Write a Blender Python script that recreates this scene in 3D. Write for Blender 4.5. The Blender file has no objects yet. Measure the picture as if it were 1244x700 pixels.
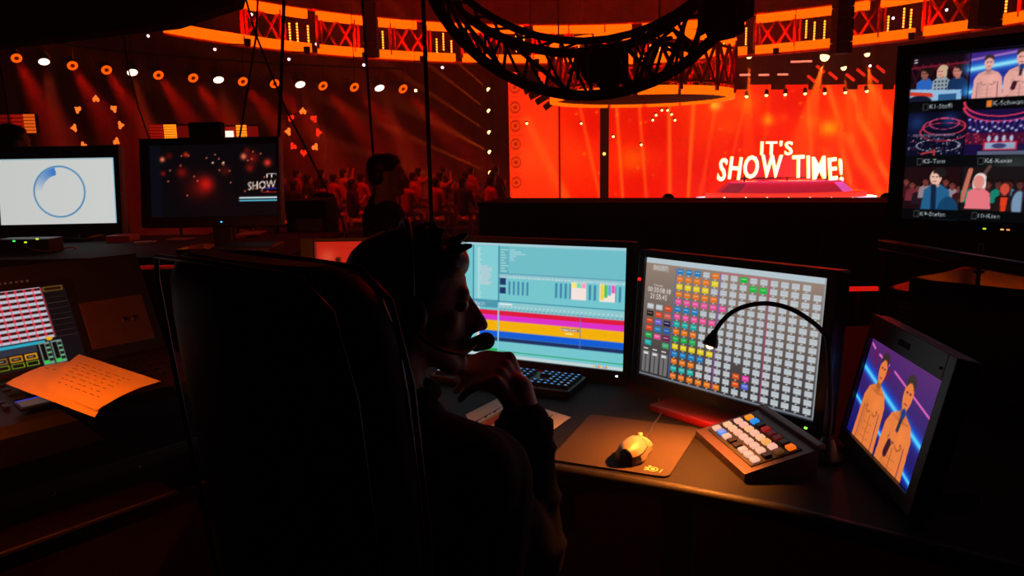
import bpy, bmesh, math, random
import numpy as np
from mathutils import Vector, Matrix
R = math.radians
random.seed(7)
C = bpy.context.scene.collection
SC = bpy.context.scene

# ------------------------------------------------------------------ camera, world, exposure
FPX, PITCH, ROLL, CAMZ = 900.0, R(9.925), R(-1.02), 1.39
_f = Vector((0, math.cos(PITCH), -math.sin(PITCH))); _u = Vector((0, math.sin(PITCH), math.cos(PITCH))); _x = Vector((1, 0, 0))
CR = _x * math.cos(ROLL) + _u * math.sin(ROLL); CU = -_x * math.sin(ROLL) + _u * math.cos(ROLL); CF = _f
cam = bpy.data.objects.new('camera', bpy.data.cameras.new('camera')); C.objects.link(cam)
cam.matrix_world = Matrix(((CR.x, CU.x, -CF.x, 0), (CR.y, CU.y, -CF.y, 0), (CR.z, CU.z, -CF.z, CAMZ), (0, 0, 0, 1)))
cam.data.sensor_width = 36; cam.data.lens = 36 * FPX / 1244; cam.data.clip_end = 200; cam.data.clip_start = 0.02
SC.camera = cam
SC.view_settings.view_transform = 'Standard'; SC.view_settings.look = 'None'
SC.view_settings.gamma = 1; SC.view_settings.use_curve_mapping = False
SC.view_settings.exposure = 0.0
SC.cycles.max_bounces = 5; SC.cycles.diffuse_bounces = 2; SC.cycles.glossy_bounces = 3; SC.cycles.transmission_bounces = 2
w = bpy.data.worlds.new('hall_air'); SC.world = w; w.use_nodes = True
nt = w.node_tree; nt.nodes.clear()
wo = nt.nodes.new('ShaderNodeOutputWorld'); bg = nt.nodes.new('ShaderNodeBackground'); vs = nt.nodes.new('ShaderNodeVolumeScatter')
bg.inputs[0].default_value = (0, 0, 0, 1); bg.inputs[1].default_value = 0
vs.inputs['Color'].default_value = (1, 1, 1, 1); vs.inputs['Density'].default_value = 0.0075; vs.inputs['Anisotropy'].default_value = 0.2
nt.links.new(bg.outputs[0], wo.inputs[0]); nt.links.new(vs.outputs[0], wo.inputs[1])   # theatre haze in the air
CAMP = Vector((0, 0, CAMZ))
def ray(px, py): return CR * ((px - 622) / FPX) - CU * ((py - 350) / FPX) + CF
def at(px, py, Y):
    d = ray(px, py); return CAMP + d * (Y / d.y)
def on(px, py, z):
    d = ray(px, py); return CAMP + d * ((z - CAMZ) / d.z)

# ------------------------------------------------------------------ materials
_m = {}
def srgb(c):
    return tuple(((v / 255) / 12.92 if v / 255 <= 0.04045 else ((v / 255 + 0.055) / 1.055) ** 2.4) for v in c)
def mat(name, col=(20, 20, 20), rough=0.6, metal=0.0, emit=0.0, noise=0.0, scale=40, bump=0.0, spec=0.5, sheen=0.0, ecol=None):
    if name in _m: return _m[name]
    m = bpy.data.materials.new(name); m.use_nodes = True; n = m.node_tree; b = n.nodes['Principled BSDF']
    c = srgb(col) + (1,)
    b.inputs['Base Color'].default_value = c; b.inputs['Roughness'].default_value = rough; b.inputs['Metallic'].default_value = metal
    b.inputs['Specular IOR Level'].default_value = spec
    if sheen: b.inputs['Sheen Weight'].default_value = sheen
    if emit:
        b.inputs['Emission Color'].default_value = srgb(ecol or col) + (1,); b.inputs['Emission Strength'].default_value = emit
    if noise or bump:
        tc = n.nodes.new('ShaderNodeTexCoord'); nz = n.nodes.new('ShaderNodeTexNoise'); nz.inputs['Scale'].default_value = scale; nz.inputs['Detail'].default_value = 4
        n.links.new(tc.outputs['Object'], nz.inputs['Vector'])
        if noise:
            mx = n.nodes.new('ShaderNodeMix'); mx.data_type = 'RGBA'
            mx.inputs[6].default_value = tuple(v * (1 - noise) for v in c[:3]) + (1,); mx.inputs[7].default_value = tuple(min(1, v * (1 + noise)) for v in c[:3]) + (1,)
            n.links.new(nz.outputs[0], mx.inputs[0]); n.links.new(mx.outputs[2], b.inputs['Base Color'])
        if bump:
            bp = n.nodes.new('ShaderNodeBump'); bp.inputs['Strength'].default_value = bump; bp.inputs['Distance'].default_value = 0.002
            n.links.new(nz.outputs[0], bp.inputs['Height']); n.links.new(bp.outputs[0], b.inputs['Normal'])
    _m[name] = m; return m
def screen_mat(strength=1.0, gloss=True):
    k = 'display_%.2f' % strength
    if k in _m: return _m[k]
    m = bpy.data.materials.new(k); m.use_nodes = True; n = m.node_tree; b = n.nodes['Principled BSDF']
    a = n.nodes.new('ShaderNodeAttribute'); a.attribute_name = 'pixels'
    n.links.new(a.outputs['Color'], b.inputs['Emission Color']); b.inputs['Emission Strength'].default_value = strength
    b.inputs['Base Color'].default_value = (.004, .004, .005, 1); b.inputs['Roughness'].default_value = .45; b.inputs['Specular IOR Level'].default_value = .2
    _m[k] = m; return m
BLACK = mat('black_plastic', (13, 13, 14), .45, noise=.2)
MATTE = mat('matte_black', (9, 9, 10), .85, noise=.3)
GLOSS = mat('gloss_black', (10, 10, 11), .12)
DARKMETAL = mat('dark_metal', (26, 25, 26), .38, metal=.8)
STEEL = mat('steel', (120, 118, 116), .3, metal=1)
ALU = mat('aluminium', (150, 138, 132), .42, metal=.9, noise=.15, scale=90)
RUBBER = mat('rubber', (11, 11, 11), .8)
TRUSSBLACK = mat('truss_black_paint', (8, 7, 7), .75)
TRUSSLIT = mat('truss_red_lit', (205, 60, 40), .5)  # red light falling on the truss, put into its base colour
SKIN = mat('skin', (205, 150, 125), .5, noise=.08, scale=60, bump=.1)
HAIR = mat('dark_hair', (32, 22, 17), .42, noise=.4, scale=180)
CLOTH = mat('black_jersey', (8, 8, 9), .9, noise=.25, scale=300, bump=.15, spec=.2)

# ------------------------------------------------------------------ mesh builder
ORG = {}
class MB:
    def __init__(s): s.v = []; s.f = []; s.m = []; s.sm = []; s.mi = 0
    def add(s, vs, fs, smooth=False):
        o = len(s.v); s.v += [tuple(v) for v in vs]
        for f in fs: s.f.append([i + o for i in f]); s.m.append(s.mi); s.sm.append(smooth)
        return s
    def box(s, c, size, M=None, bev=0):
        x, y, z = (q / 2 for q in size); c = Vector(c)
        M = M or Matrix.Identity(3)
        if bev <= 0:
            L = [(-x, -y, -z), (x, -y, -z), (x, y, -z), (-x, y, -z), (-x, -y, z), (x, -y, z), (x, y, z), (-x, y, z)]
            return s.add([c + M @ Vector(q) for q in L], [(0, 3, 2, 1), (4, 5, 6, 7), (0, 1, 5, 4), (1, 2, 6, 5), (2, 3, 7, 6), (3, 0, 4, 7)])
        bm = bmesh.new(); bmesh.ops.create_cube(bm, size=1)
        for v in bm.verts: v.co = Vector((v.co.x * size[0], v.co.y * size[1], v.co.z * size[2]))
        bmesh.ops.bevel(bm, geom=list(bm.edges), offset=bev, segments=2, affect='EDGES', profile=.6)
        bm.verts.index_update()
        s.add([c + M @ v.co for v in bm.verts], [[v.index for v in f.verts] for f in bm.faces]); bm.free(); return s
    def prism(s, poly, z0, z1):
        n = len(poly); V = [(p[0], p[1], z0) for p in poly] + [(p[0], p[1], z1) for p in poly]
        return s.add(V, [list(range(n - 1, -1, -1)), list(range(n, 2 * n))] + [(i, (i + 1) % n, n + (i + 1) % n, n + i) for i in range(n)])
    def loft(s, rings, cap=True, smooth=True):
        n = len(rings[0]); V = [p for r in rings for p in r]; F = []
        for k in range(len(rings) - 1):
            for i in range(n): F.append((k * n + i, k * n + (i + 1) % n, (k + 1) * n + (i + 1) % n, (k + 1) * n + i))
        s.add(V, F, smooth)
        if cap:
            o = len(s.v) - len(V)
            s.f.append([o + i for i in range(n - 1, -1, -1)]); s.m.append(s.mi); s.sm.append(False)
            s.f.append([o + (len(rings) - 1) * n + i for i in range(n)]); s.m.append(s.mi); s.sm.append(False)
        return s
    def tube(s, pts, r, n=8, smooth=True):
        pts = [Vector(p) for p in pts]; rs = r if isinstance(r, (list, tuple)) else [r] * len(pts)
        t0 = (pts[1] - pts[0]).normalized(); a = t0.orthogonal().normalized(); rings = []
        for i, p in enumerate(pts):
            t = (pts[min(i + 1, len(pts) - 1)] - pts[max(i - 1, 0)]).normalized()
            a = (a - t * a.dot(t)).normalized(); b = t.cross(a)
            rings.append([p + (a * math.cos(2 * math.pi * k / n) + b * math.sin(2 * math.pi * k / n)) * rs[i] for k in range(n)])
        return s.loft(rings, True, smooth)
    def cyl(s, p0, p1, r0, r1=None, n=12, smooth=True): return s.tube([p0, p1], [r0, r0 if r1 is None else r1], n, smooth)
    def lathe(s, prof, o, ax, n=16, smooth=True):
        o = Vector(o); ax = Vector(ax).normalized(); a = ax.orthogonal().normalized(); b = ax.cross(a)
        return s.loft([[o + ax * h + (a * math.cos(2 * math.pi * k / n) + b * math.sin(2 * math.pi * k / n)) * max(r, 1e-4) for k in range(n)] for h, r in prof], True, smooth)
    def ball(s, c, r, n=8, m=6, M=None):
        c = Vector(c); r = Vector(r) if hasattr(r, '__len__') else Vector((r, r, r)); M = M or Matrix.Identity(3); rings = []
        for j in range(m + 1):
            th = math.pi * (0.02 + 0.96 * j / m)
            rings.append([c + M @ Vector((r.x * math.sin(th) * math.cos(2 * math.pi * k / n), r.y * math.sin(th) * math.sin(2 * math.pi * k / n), -r.z * math.cos(th))) for k in range(n)])
        return s.loft(rings)
    def quad(s, a, b, c, d): return s.add([a, b, c, d], [(0, 1, 2, 3)])
    def build(s, name, mats, parent=None, origin=None):
        if not isinstance(mats, (list, tuple)): mats = [mats]
        if parent is not None: o = ORG[parent.name]
        elif origin is not None: o = Vector(origin)
        else:
            A = np.array(s.v); lo, hi = A.min(0), A.max(0); o = Vector(((lo[0] + hi[0]) / 2, (lo[1] + hi[1]) / 2, lo[2]))
        me = bpy.data.meshes.new(name); me.from_pydata([tuple(Vector(v) - o) for v in s.v], [], s.f)
        for m in mats: me.materials.append(m)
        me.polygons.foreach_set('material_index', s.m); me.polygons.foreach_set('use_smooth', s.sm); me.update()
        return link(name, me, parent, o)
def link(name, me, parent, o):
    ob = bpy.data.objects.new(name, me); C.objects.link(ob)
    if parent is not None: ob.parent = parent
    else: ob.location = o
    ORG[ob.name] = Vector(o); return ob
def tag(o, label=None, cat=None, group=None, kind=None):
    if label: o['label'] = label
    if cat: o['category'] = cat
    if group: o['group'] = group
    if kind: o['kind'] = kind
    return o
def thing(name, loc, label, cat, group=None):
    e = bpy.data.objects.new(name, None); C.objects.link(e); e.location = loc; e.empty_display_size = .05; ORG[e.name] = Vector(loc)
    return tag(e, label, cat, group)
def struct(o): o['kind'] = 'structure'; return o
def copy_tree(o, parent=None, loc=None, rot=None):
    c = o.copy(); C.objects.link(c); c.parent = parent
    if loc is not None: c.location = loc
    if rot is not None: c.rotation_euler = rot
    ORG[c.name] = Vector(c.location)
    for ch in list(o.children): copy_tree(ch, c)
    return c
def inst(name, me, parent, loc, M=None):           # a part that shares mesh data; loc in world, parent unrotated
    ob = bpy.data.objects.new(name, me); C.objects.link(ob); ob.parent = parent
    T = Matrix.Translation(Vector(loc) - ORG[parent.name])
    ob.matrix_local = T @ M.to_4x4() if M else T
    ORG[ob.name] = ORG[parent.name]; return ob
def frame(yaw, tilt=0.0, roll=0.0):                 # columns: right, up, normal (towards the viewer)
    wv = Vector((math.cos(yaw), math.sin(yaw), 0)); n = Vector((math.sin(yaw), -math.cos(yaw), 0)); u = Vector((0, 0, 1))
    u2 = u * math.cos(tilt) - n * math.sin(tilt); n2 = n * math.cos(tilt) + u * math.sin(tilt)
    w3 = wv * math.cos(roll) + u2 * math.sin(roll); u3 = -wv * math.sin(roll) + u2 * math.cos(roll)
    return Matrix((w3, u3, n2)).transposed()
def aim(d):                                         # local -Z along d
    return Vector(d).to_track_quat('-Z', 'Y')
def spot(name, loc, d, col, watts, size, blend=.4, radius=.04, parent=None):
    L = bpy.data.lights.new(name, 'SPOT'); L.energy = watts; L.color = srgb(col); L.spot_size = R(size); L.spot_blend = blend; L.shadow_soft_size = radius
    o = bpy.data.objects.new(name, L); C.objects.link(o); o.rotation_mode = 'QUATERNION'; o.rotation_quaternion = aim(d)
    if parent is not None: o.parent = parent; o.location = Vector(loc) - ORG[parent.name]
    else: o.location = loc
    return o

# ------------------------------------------------------------------ picture painter for displays
_txt = {}
def text_tris(s):
    if s in _txt: return _txt[s]
    cu = bpy.data.curves.new('t', 'FONT'); cu.body = s; cu.resolution_u = 2
    ob = bpy.data.objects.new('t', cu); me = ob.to_mesh(); me.calc_loop_triangles()
    V = np.array([tuple(v.co)[:2] for v in me.vertices]) if len(me.vertices) else np.zeros((1, 2))
    T = [tuple(t.vertices) for t in me.loop_triangles]
    lo, hi = V.min(0), V.max(0); V = V - [lo[0], 0]
    ob.to_mesh_clear(); bpy.data.objects.remove(ob); bpy.data.curves.remove(cu)
    _txt[s] = (V, T, hi[0] - lo[0]); return _txt[s]
class Pix:
    def __init__(s, w, h, bg, asp):
        s.w, s.h, s.asp = w, h, asp; s.a = np.empty((h, w, 3)); s.a[:] = bg
        s.Y, s.X = np.mgrid[0:h, 0:w]; s.X = s.X / (w - 1); s.Y = s.Y / (h - 1); s.px = 1.0 / h
    def put(s, k, col): s.a = s.a * (1 - k[..., None]) + np.array(col, float) * k[..., None]; return s
    def rect(s, x0, y0, x1, y1, col, al=1.0):
        ex = .5 / s.w; ey = .5 / s.h
        k = np.clip((s.X - x0) / (2 * ex) + .5, 0, 1) * np.clip((x1 - s.X) / (2 * ex) + .5, 0, 1) * np.clip((s.Y - y0) / (2 * ey) + .5, 0, 1) * np.clip((y1 - s.Y) / (2 * ey) + .5, 0, 1)
        return s.put(k * al, col)
    def ell(s, cx, cy, rx, ry, col, al=1.0, soft=0.0, rot=0.0):
        dx = (s.X - cx) * s.asp; dy = s.Y - cy; rx = rx * s.asp
        if rot: dx, dy = dx * math.cos(rot) + dy * math.sin(rot), -dx * math.sin(rot) + dy * math.cos(rot)
        d = np.sqrt((dx / rx) ** 2 + (dy / ry) ** 2)
        k = np.exp(-d ** 2 * 2) if soft else np.clip((1 - d) * min(rx, ry) / s.px + .5, 0, 1)
        return s.put(k * al, col)
    def ring(s, cx, cy, ry, wd, col, al=1.0, a0=None, a1=None, sx=1.0, sy=1.0):
        dx = (s.X - cx) * s.asp / sx; dy = (s.Y - cy) / sy; d = np.abs(np.hypot(dx, dy) - ry)
        k = np.clip((wd / 2 - d) / s.px + .5, 0, 1)
        if a0 is not None:
            an = np.degrees(np.arctan2(-dy, dx)) % 360; k = k * ((an >= a0) & (an <= a1))
        return s.put(k * al, col)
    def line(s, x0, y0, x1, y1, wd, col, al=1.0, soft=False):
        ax, bx = x0 * s.asp, x1 * s.asp; dx, dy = bx - ax, y1 - y0; L2 = dx * dx + dy * dy + 1e-12
        t = np.clip(((s.X * s.asp - ax) * dx + (s.Y - y0) * dy) / L2, 0, 1)
        d = np.hypot(s.X * s.asp - ax - t * dx, s.Y - y0 - t * dy)
        k = np.exp(-(d / wd) ** 2 * 2) if soft else np.clip((wd / 2 - d) / s.px + .5, 0, 1)
        return s.put(k * al, col)
    def poly(s, P, col, al=1.0):
        k = np.zeros((s.h, s.w))
        for ox, oy in ((-.25, -.25), (.25, -.25), (-.25, .25), (.25, .25)):
            X = s.X + ox / s.w; Y = s.Y + oy / s.h; ins = np.zeros((s.h, s.w), bool)
            for i in range(len(P)):
                (x0, y0), (x1, y1) = P[i - 1], P[i]
                if y0 == y1: continue
                c = ((y0 > Y) != (y1 > Y)) & (X < (x1 - x0) * (Y - y0) / (y1 - y0) + x0); ins ^= c
            k += ins * .25
        return s.put(k * al, col)
    def text(s, t, x, y, h, col, width=None, shear=0.0):
        V, T, wd = text_tris(t); sc = h / .7; sx = sc / s.asp if width is None else width / max(wd, 1e-6)
        k = np.zeros((s.h, s.w))
        for tr in T:
            p = [(x + V[i][0] * sx, y - V[i][1] * sc + shear * V[i][0] * sx) for i in tr]
            x0, x1 = min(q[0] for q in p), max(q[0] for q in p); y0, y1 = min(q[1] for q in p), max(q[1] for q in p)
            i0, i1 = max(0, int(y0 * s.h) - 1), min(s.h, int(y1 * s.h) + 3); j0, j1 = max(0, int(x0 * s.w) - 1), min(s.w, int(x1 * s.w) + 3)
            if i0 >= i1 or j0 >= j1: continue
            X = s.X[i0:i1, j0:j1]; Y = s.Y[i0:i1, j0:j1]; sub = np.zeros(X.shape)
            for ox, oy in ((-.3, -.3), (.3, -.3), (-.3, .3), (.3, .3), (0, 0)):
                sg = []
                for a, b in ((0, 1), (1, 2), (2, 0)):
                    sg.append((p[b][0] - p[a][0]) * (Y + oy / s.h - p[a][1]) - (p[b][1] - p[a][1]) * (X + ox / s.w - p[a][0]))
                sub += ((sg[0] >= 0) & (sg[1] >= 0) & (sg[2] >= 0)) | ((sg[0] <= 0) & (sg[1] <= 0) & (sg[2] <= 0))
            k[i0:i1, j0:j1] = np.minimum(1, k[i0:i1, j0:j1] + sub / 5)
        return s.put(k, col)
    def lin(s):
        a = np.clip(s.a, 0, 255) / 255; return np.where(a <= .04045, a / 12.92, ((a + .055) / 1.055) ** 2.4)
def raster_mesh(name, lin, P):
    """lin (h,w,3) linear colours on a grid of points; P(u,v) arrays -> (h,w,3) positions"""
    h, w_ = lin.shape[:2]; me = bpy.data.meshes.new(name)
    idx = np.arange(h * w_).reshape(h, w_); q = np.stack([idx[1:, :-1], idx[1:, 1:], idx[:-1, 1:], idx[:-1, :-1]], -1).reshape(-1, 4)
    n = len(q); me.vertices.add(h * w_); me.vertices.foreach_set('co', P.reshape(-1).astype(np.float32))
    me.loops.add(n * 4); me.loops.foreach_set('vertex_index', q.reshape(-1).astype(np.int32))
    me.polygons.add(n); me.polygons.foreach_set('loop_start', np.arange(0, n * 4, 4, dtype=np.int32)); me.polygons.foreach_set('loop_total', np.full(n, 4, np.int32))
    me.update(calc_edges=True)
    at_ = me.attributes.new('pixels', 'FLOAT_COLOR', 'POINT')
    at_.data.foreach_set('color', np.concatenate([lin.reshape(-1, 3), np.ones((h * w_, 1))], 1).reshape(-1).astype(np.float32))
    return me
def flat_screen(name, pix, c, Fm, W, H, parent, strength=1.0):
    o = ORG[parent.name]; wv, uv = np.array(Fm.col[0]), np.array(Fm.col[1]); c0 = np.array(Vector(c) - o)
    P = c0 + (pix.X[..., None] - .5) * W * wv + (.5 - pix.Y[..., None]) * H * uv
    me = raster_mesh(name, pix.lin(), P); me.materials.append(screen_mat(strength)); return link(name, me, parent, o)

# ================================================================== THE HALL (structure)
HZ, HF = -0.9, -0.3
WALLM = mat('dark_drape', (130, 10, 12), .95, noise=.2, scale=3)
m = MB(); m.prism([(-3.6, -2.2), (3.6, -2.2), (3.6, 3.6), (-3.6, 3.6)], HZ - .1, 0.0)
struct(m.build('floor', mat('riser_carpet', (8, 8, 8), .97, noise=.4, scale=200, spec=.1)))
m = MB(); m.prism([(-9, 3.6), (9, 3.6), (9, 9.6), (-9, 9.6)], HZ - .1, HF)
struct(m.build('floor_riser', mat('riser_carpet')))
m = MB(); m.prism([(-26, 3.6), (26, 3.6), (26, 36), (-26, 36)], HZ - .2, HZ)
struct(m.build('floor_hall', mat('hall_floor', (30, 24, 24), .35, noise=.3, scale=4)))
m = MB()                                              # pleated backdrop drape
pts = [(-26 + i * .2, 34 + .12 * math.sin(i * 1.3) + .05 * math.sin(i * .37)) for i in range(261)]
m.add([(x, y, HZ) for x, y in pts] + [(x, y, 12) for x, y in pts], [(i, i + 1, 262 + i, 261 + i) for i in range(260)], True)
struct(m.build('wall_back', WALLM))
m = MB(); m.box((-26.1, 18, 5.8), (.2, 36, 12.4)); struct(m.build('wall_left', WALLM))
m = MB(); m.box((26.1, 18, 5.8), (.2, 36, 12.4)); struct(m.build('wall_right', WALLM))
m = MB(); m.box((0, 17, 12.2), (53, 38, .2)); struct(m.build('ceiling', mat('black_ceiling', (8, 7, 7), .9)))

# ------------------------------------------------------------------ LED wall behind the stage
LX0, LX1, LY0, LY1, LEDY = 600, 1130, 80, 262, 31.0
def led_paint():
    p = Pix(380, 140, (238, 28, 10), (LX1 - LX0) / (LY1 - LY0))
    U = lambda x: (x - LX0) / (LX1 - LX0); Vv = lambda y: (y - LY0) / (LY1 - LY0); S = lambda r: r / (LX1 - LX0); T = lambda r: r / (LY1 - LY0)
    g = lambda x, y, r, c, al=1.0: p.ell(U(x), Vv(y), S(r), T(r), c, al, 1)
    for x, y, rx, c, al in ((850, 150, 90, (240, 62, 18), .6), (690, 190, 70, (244, 70, 28), .7), (1010, 200, 90, (250, 60, 24), .7), (760, 130, 60, (220, 26, 6), .8), (930, 215, 80, (245, 34, 22), .7), (1040, 140, 60, (252, 84, 28), .8), (880, 110, 60, (245, 80, 20), .6)): g(x, y, rx, c, al)
    g(770, 203, 26, (246, 110, 10), .9); g(867, 130, 9, (255, 215, 120)); g(931, 150, 11, (255, 185, 30)); g(1005, 162, 15, (255, 165, 10)); g(951, 147, 7, (250, 130, 30), .7); g(984, 152, 14, (246, 120, 20), .6); g(885, 160, 16, (246, 100, 30), .5); g(643, 200, 30, (255, 110, 60), .5); g(905, 128, 18, (250, 130, 20), .6)  # the pale yellow glow is a spotlight flare painted into the picture
    for x, y, r_, al in ((720, 150, 40, .7), (800, 165, 45, .7), (845, 215, 40, .6), (905, 185, 35, .5), (960, 120, 40, .5), (1060, 225, 40, .5), (780, 235, 40, .5)): g(x, y, r_, (214, 8, 4), al)
    # beams of the stage lamps, painted into the screen picture
    for x0, y0, x1, y1, wd, al in ((700, 110, 730, 260, 3, .35), (748, 120, 757, 260, 2.5, .5), (775, 115, 786, 260, 2.5, .4), (812, 110, 815, 260, 3, .55), (842, 120, 838, 260, 3, .55), (870, 120, 850, 260, 3, .3), (905, 105, 890, 200, 2, .3), (930, 105, 925, 200, 2, .3), (978, 105, 990, 260, 2.5, .35), (1003, 105, 1040, 260, 4, .5), (1027, 105, 1090, 262, 5, .55), (1053, 105, 1120, 230, 6, .5), (640, 150, 690, 262, 9, .45), (1030, 175, 1075, 262, 9, .45), (1000, 190, 1050, 262, 5, .3)):
        p.line(U(x0), Vv(y0), U(x1), Vv(y1), T(wd), (255, 128, 74), min(1, al * 1.35), True)
    rng = random.Random(3)
    for _ in range(60):
        g(rng.uniform(640, 1100), rng.uniform(95, 250), rng.uniform(1.0, 2.2), (255, 170, 60), .8)
    # left pillar: paler, with round emblems
    p.rect(U(617), 0, U(680), 1, (250, 74, 50), .55)
    for y in (107, 133, 157, 181, 205, 232):
        p.ell(U(625), Vv(y), S(6.5), T(8), (150, 20, 10), .75); p.ring(U(625), Vv(y), T(4), T(2.4), (232, 70, 40), 1)
    for y in (119, 145, 169, 193, 219): p.rect(U(617), Vv(y), U(633), Vv(y) + T(1.2), (190, 40, 20), .8)
    p.rect(U(678), 0, U(681), 1, (190, 20, 8), .6)
    p.a = p.a * np.array((1.04, .84, .32)); return p
LEDP = led_paint(); LEDL = LEDP.lin()
led = thing('led_wall', Vector((at(860, 240, LEDY).x, LEDY, HZ)), 'tall glowing red and orange LED screen wall behind the stage sign', 'led wall')
# column panels with stepped tops (pixel columns on the wall plane, turned into metres)
panels = [(617, 680, 88), (680, 729, 110), (740, 771, 112), (771, 803, 108), (803, 835, 108), (835, 861, 106), (861, 888, 108)]
x = 888; k = 0
while x < 1120: panels.append((x, x + 21, 103 if k % 2 else 109)); x += 22; k += 1
lo = np.array(ORG[led.name])
for a, b, top in panels:
    i0, i1 = int((a - LX0) / (LX1 - LX0) * 379), int((b - LX0) / (LX1 - LX0) * 379) + 1; j0, j1 = int((top - LY0) / (LY1 - LY0) * 139), 140
    sub = LEDL[j0:j1, i0:i1]; h, w_ = sub.shape[:2]
    tl, br = at(a, top, LEDY), at(b, 252, LEDY)
    zz = np.linspace(tl.z, HZ + .38, h); xx = np.linspace(tl.x, br.x - .015, w_)
    P = np.stack([np.tile(xx, (h, 1)), np.full((h, w_), LEDY), np.tile(zz[:, None], (1, w_))], -1) - lo
    me = raster_mesh('led_panel', sub, P); me.materials.append(screen_mat(1.3)); ob = link('led_panel', me, led, lo)
    m = MB(); m.box(((tl.x + br.x) / 2, LEDY + .07, (tl.z + HZ) / 2), (br.x - tl.x - .01, .12, tl.z - HZ)); bk = m.build('panel_back', MATTE, led); bk.parent = ob

# stage platform
STAGE = mat('stage_gloss', (60, 20, 18), .18)
m = MB(); sx = at(622, 240, 29).x; m.prism([(-.1, 25.4), (17, 25.4), (17, 30.8), (-.1, 30.8)], HZ, HZ + .32)
tag(m.build('stage_platform', STAGE), 'low glossy stage deck in front of the red screen wall', 'stage')
# slim dark tower in the gap of the wall
p0, p1 = at(734, 243, 30.2), at(734, 118, 30.2)
t = thing('lighting_tower', Vector((p0.x, 30.2, HZ + .32)), 'dark vertical tower in the gap of the red screen wall', 'tower')
m = MB(); m.box((p0.x, 30.2, (HZ + .32 + p1.z) / 2), (.3, .3, p1.z - HZ - .32)); m.build('mast', TRUSSBLACK, t)
m = MB(); m.box((p0.x, 30.2, HZ + .36), (.7, .7, .08)); m.build('base_plate', TRUSSBLACK, t)
m = MB(); m.ball(at(734, 187, 30.0), .06); m.build('bulb', mat('bulb_warm', (255, 190, 80), emit=4), t)

# ------------------------------------------------------------------ show sign: tiered podium and lettering
SY = 27.5
c = at(957, 244, SY); cx = c.x
pod = thing('stage_podium', Vector((cx, SY + .3, HZ + .32)), 'tiered oval podium with pink fascia and white light strip under the lettering', 'podium')
def oval(rx, ry, z0, z1, name, mt, parent, n=40):
    m = MB(); m.prism([(cx + rx * math.cos(2 * math.pi * i / n), SY + .3 + ry * math.sin(2 * math.pi * i / n)) for i in range(n)], z0, z1); return m.build(name, mt, parent)
FY = SY - 1.55; zb = at(957, 249, FY).z
oval(3.3, 1.9, HZ + .32, zb, 'base_tier', MATTE, pod)
oval(3.3, 1.95, zb, at(957, 242.5, FY).z, 'light_strip', mat('strip_cold_white', (235, 225, 255), emit=1.6), pod)
oval(2.95, 1.7, at(957, 242.5, FY).z, at(957, 235.5, FY + .2).z, 'red_tier', mat('tier_red', (250, 46, 20), emit=.9), pod)
z2, z3 = at(957, 235.5, FY + .2).z, at(957, 220, SY).z
m = MB(); n = 40
for i in range(n):
    a0, a1 = math.pi + math.pi * i / n, math.pi + math.pi * (i + 1) / n
    q = lambda a, z, rx, ry: (cx + rx * math.cos(a), SY + .5 + ry * math.sin(a), z)
    m.mi = 1 if 30 <= i < 36 else (2 if 3 <= i < 9 else 0)
    m.quad(q(a0, z2, 2.55, 1.4), q(a1, z2, 2.55, 1.4), q(a1, z3, 2.1, 1.1), q(a0, z3, 2.1, 1.1))
m.build('fascia', [mat('fascia_magenta', (196, 30, 60), emit=.7), mat('fascia_pink', (225, 90, 190), emit=.9), mat('fascia_wine', (150, 30, 60), emit=.6)], pod)
oval(2.1, 1.1, z3 - .05, z3, 'top_tier', mat('tier_pink', (230, 60, 110), emit=.7), pod)
for i in range(7):
    p = at(880 + i * 26, 241, SY - 1.75); m = MB(); m.ball((p.x, p.y, p.z), .045, 6, 4); m.build('bulb', mat('bulb_cold', (255, 235, 220), emit=5), pod)
m = MB(); m.box((cx, SY + .8, (z3 + at(957, 190, SY).z) / 2), (2.6, .08, at(957, 188, SY).z - z3)); m.build('sign_back', mat('sign_back', (200, 40, 90), emit=.25), pod)
sg = thing('show_sign', Vector((cx, SY - .1, z3)), "raised white lettering reading IT'S SHOW TIME! above the pink podium", 'sign')
LET = mat('letter_white', (255, 246, 225), emit=1.5); RIM = mat('letter_rim_yellow', (255, 205, 40), emit=1.5)
def letter_mesh(ch, size, ext, off):
    cu = bpy.data.curves.new('l', 'FONT'); cu.body = ch; cu.size = size; cu.extrude = ext; cu.offset = off; cu.resolution_u = 3; cu.align_x = 'CENTER'
    ob = bpy.data.objects.new('l', cu); src = ob.to_mesh(); me = src.copy(); ob.to_mesh_clear(); bpy.data.objects.remove(ob); return me
def lettering(text, px0, px1, py_base, arc, size):
    widths = [.42 if ch == ' ' else text_tris(ch)[2] + .2 for ch in text]; tot = sum(widths); acc = 0; fit = (at(px1, py_base, SY).x - at(px0, py_base, SY).x) / (tot * size)
    for ch, wd in zip(text, widths):
        u = (acc + wd / 2) / tot; acc += wd
        if ch == ' ': continue
        t_ = u * 2 - 1; p = at(px0 + (px1 - px0) * u, py_base + arc * t_ * t_, SY)
        Mx = Matrix.Translation((p.x, SY - .1, p.z)) @ Matrix.Rotation(-t_ * .14 * (1 if arc else 0), 4, 'Y') @ Matrix.Rotation(R(90), 4, 'X') @ Matrix.Diagonal((fit, 1, 1, 1))
        a = bpy.data.objects.new('letter', letter_mesh(ch, size, .05, size * .012)); a.data.materials.clear(); a.data.materials.append(LET); C.objects.link(a); a.parent = sg; a.matrix_local = Matrix.Translation(-ORG[sg.name]) @ Mx
        ORG[a.name] = ORG[sg.name]
        b = bpy.data.objects.new('letter_rim', letter_mesh(ch, size, .03, size * .022)); b.data.materials.clear(); b.data.materials.append(RIM); C.objects.link(b); b.parent = a; b.matrix_local = Matrix.Translation((0, 0, -.05))
lettering("IT'S", 921, 963, 188, 0, .68)
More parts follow.
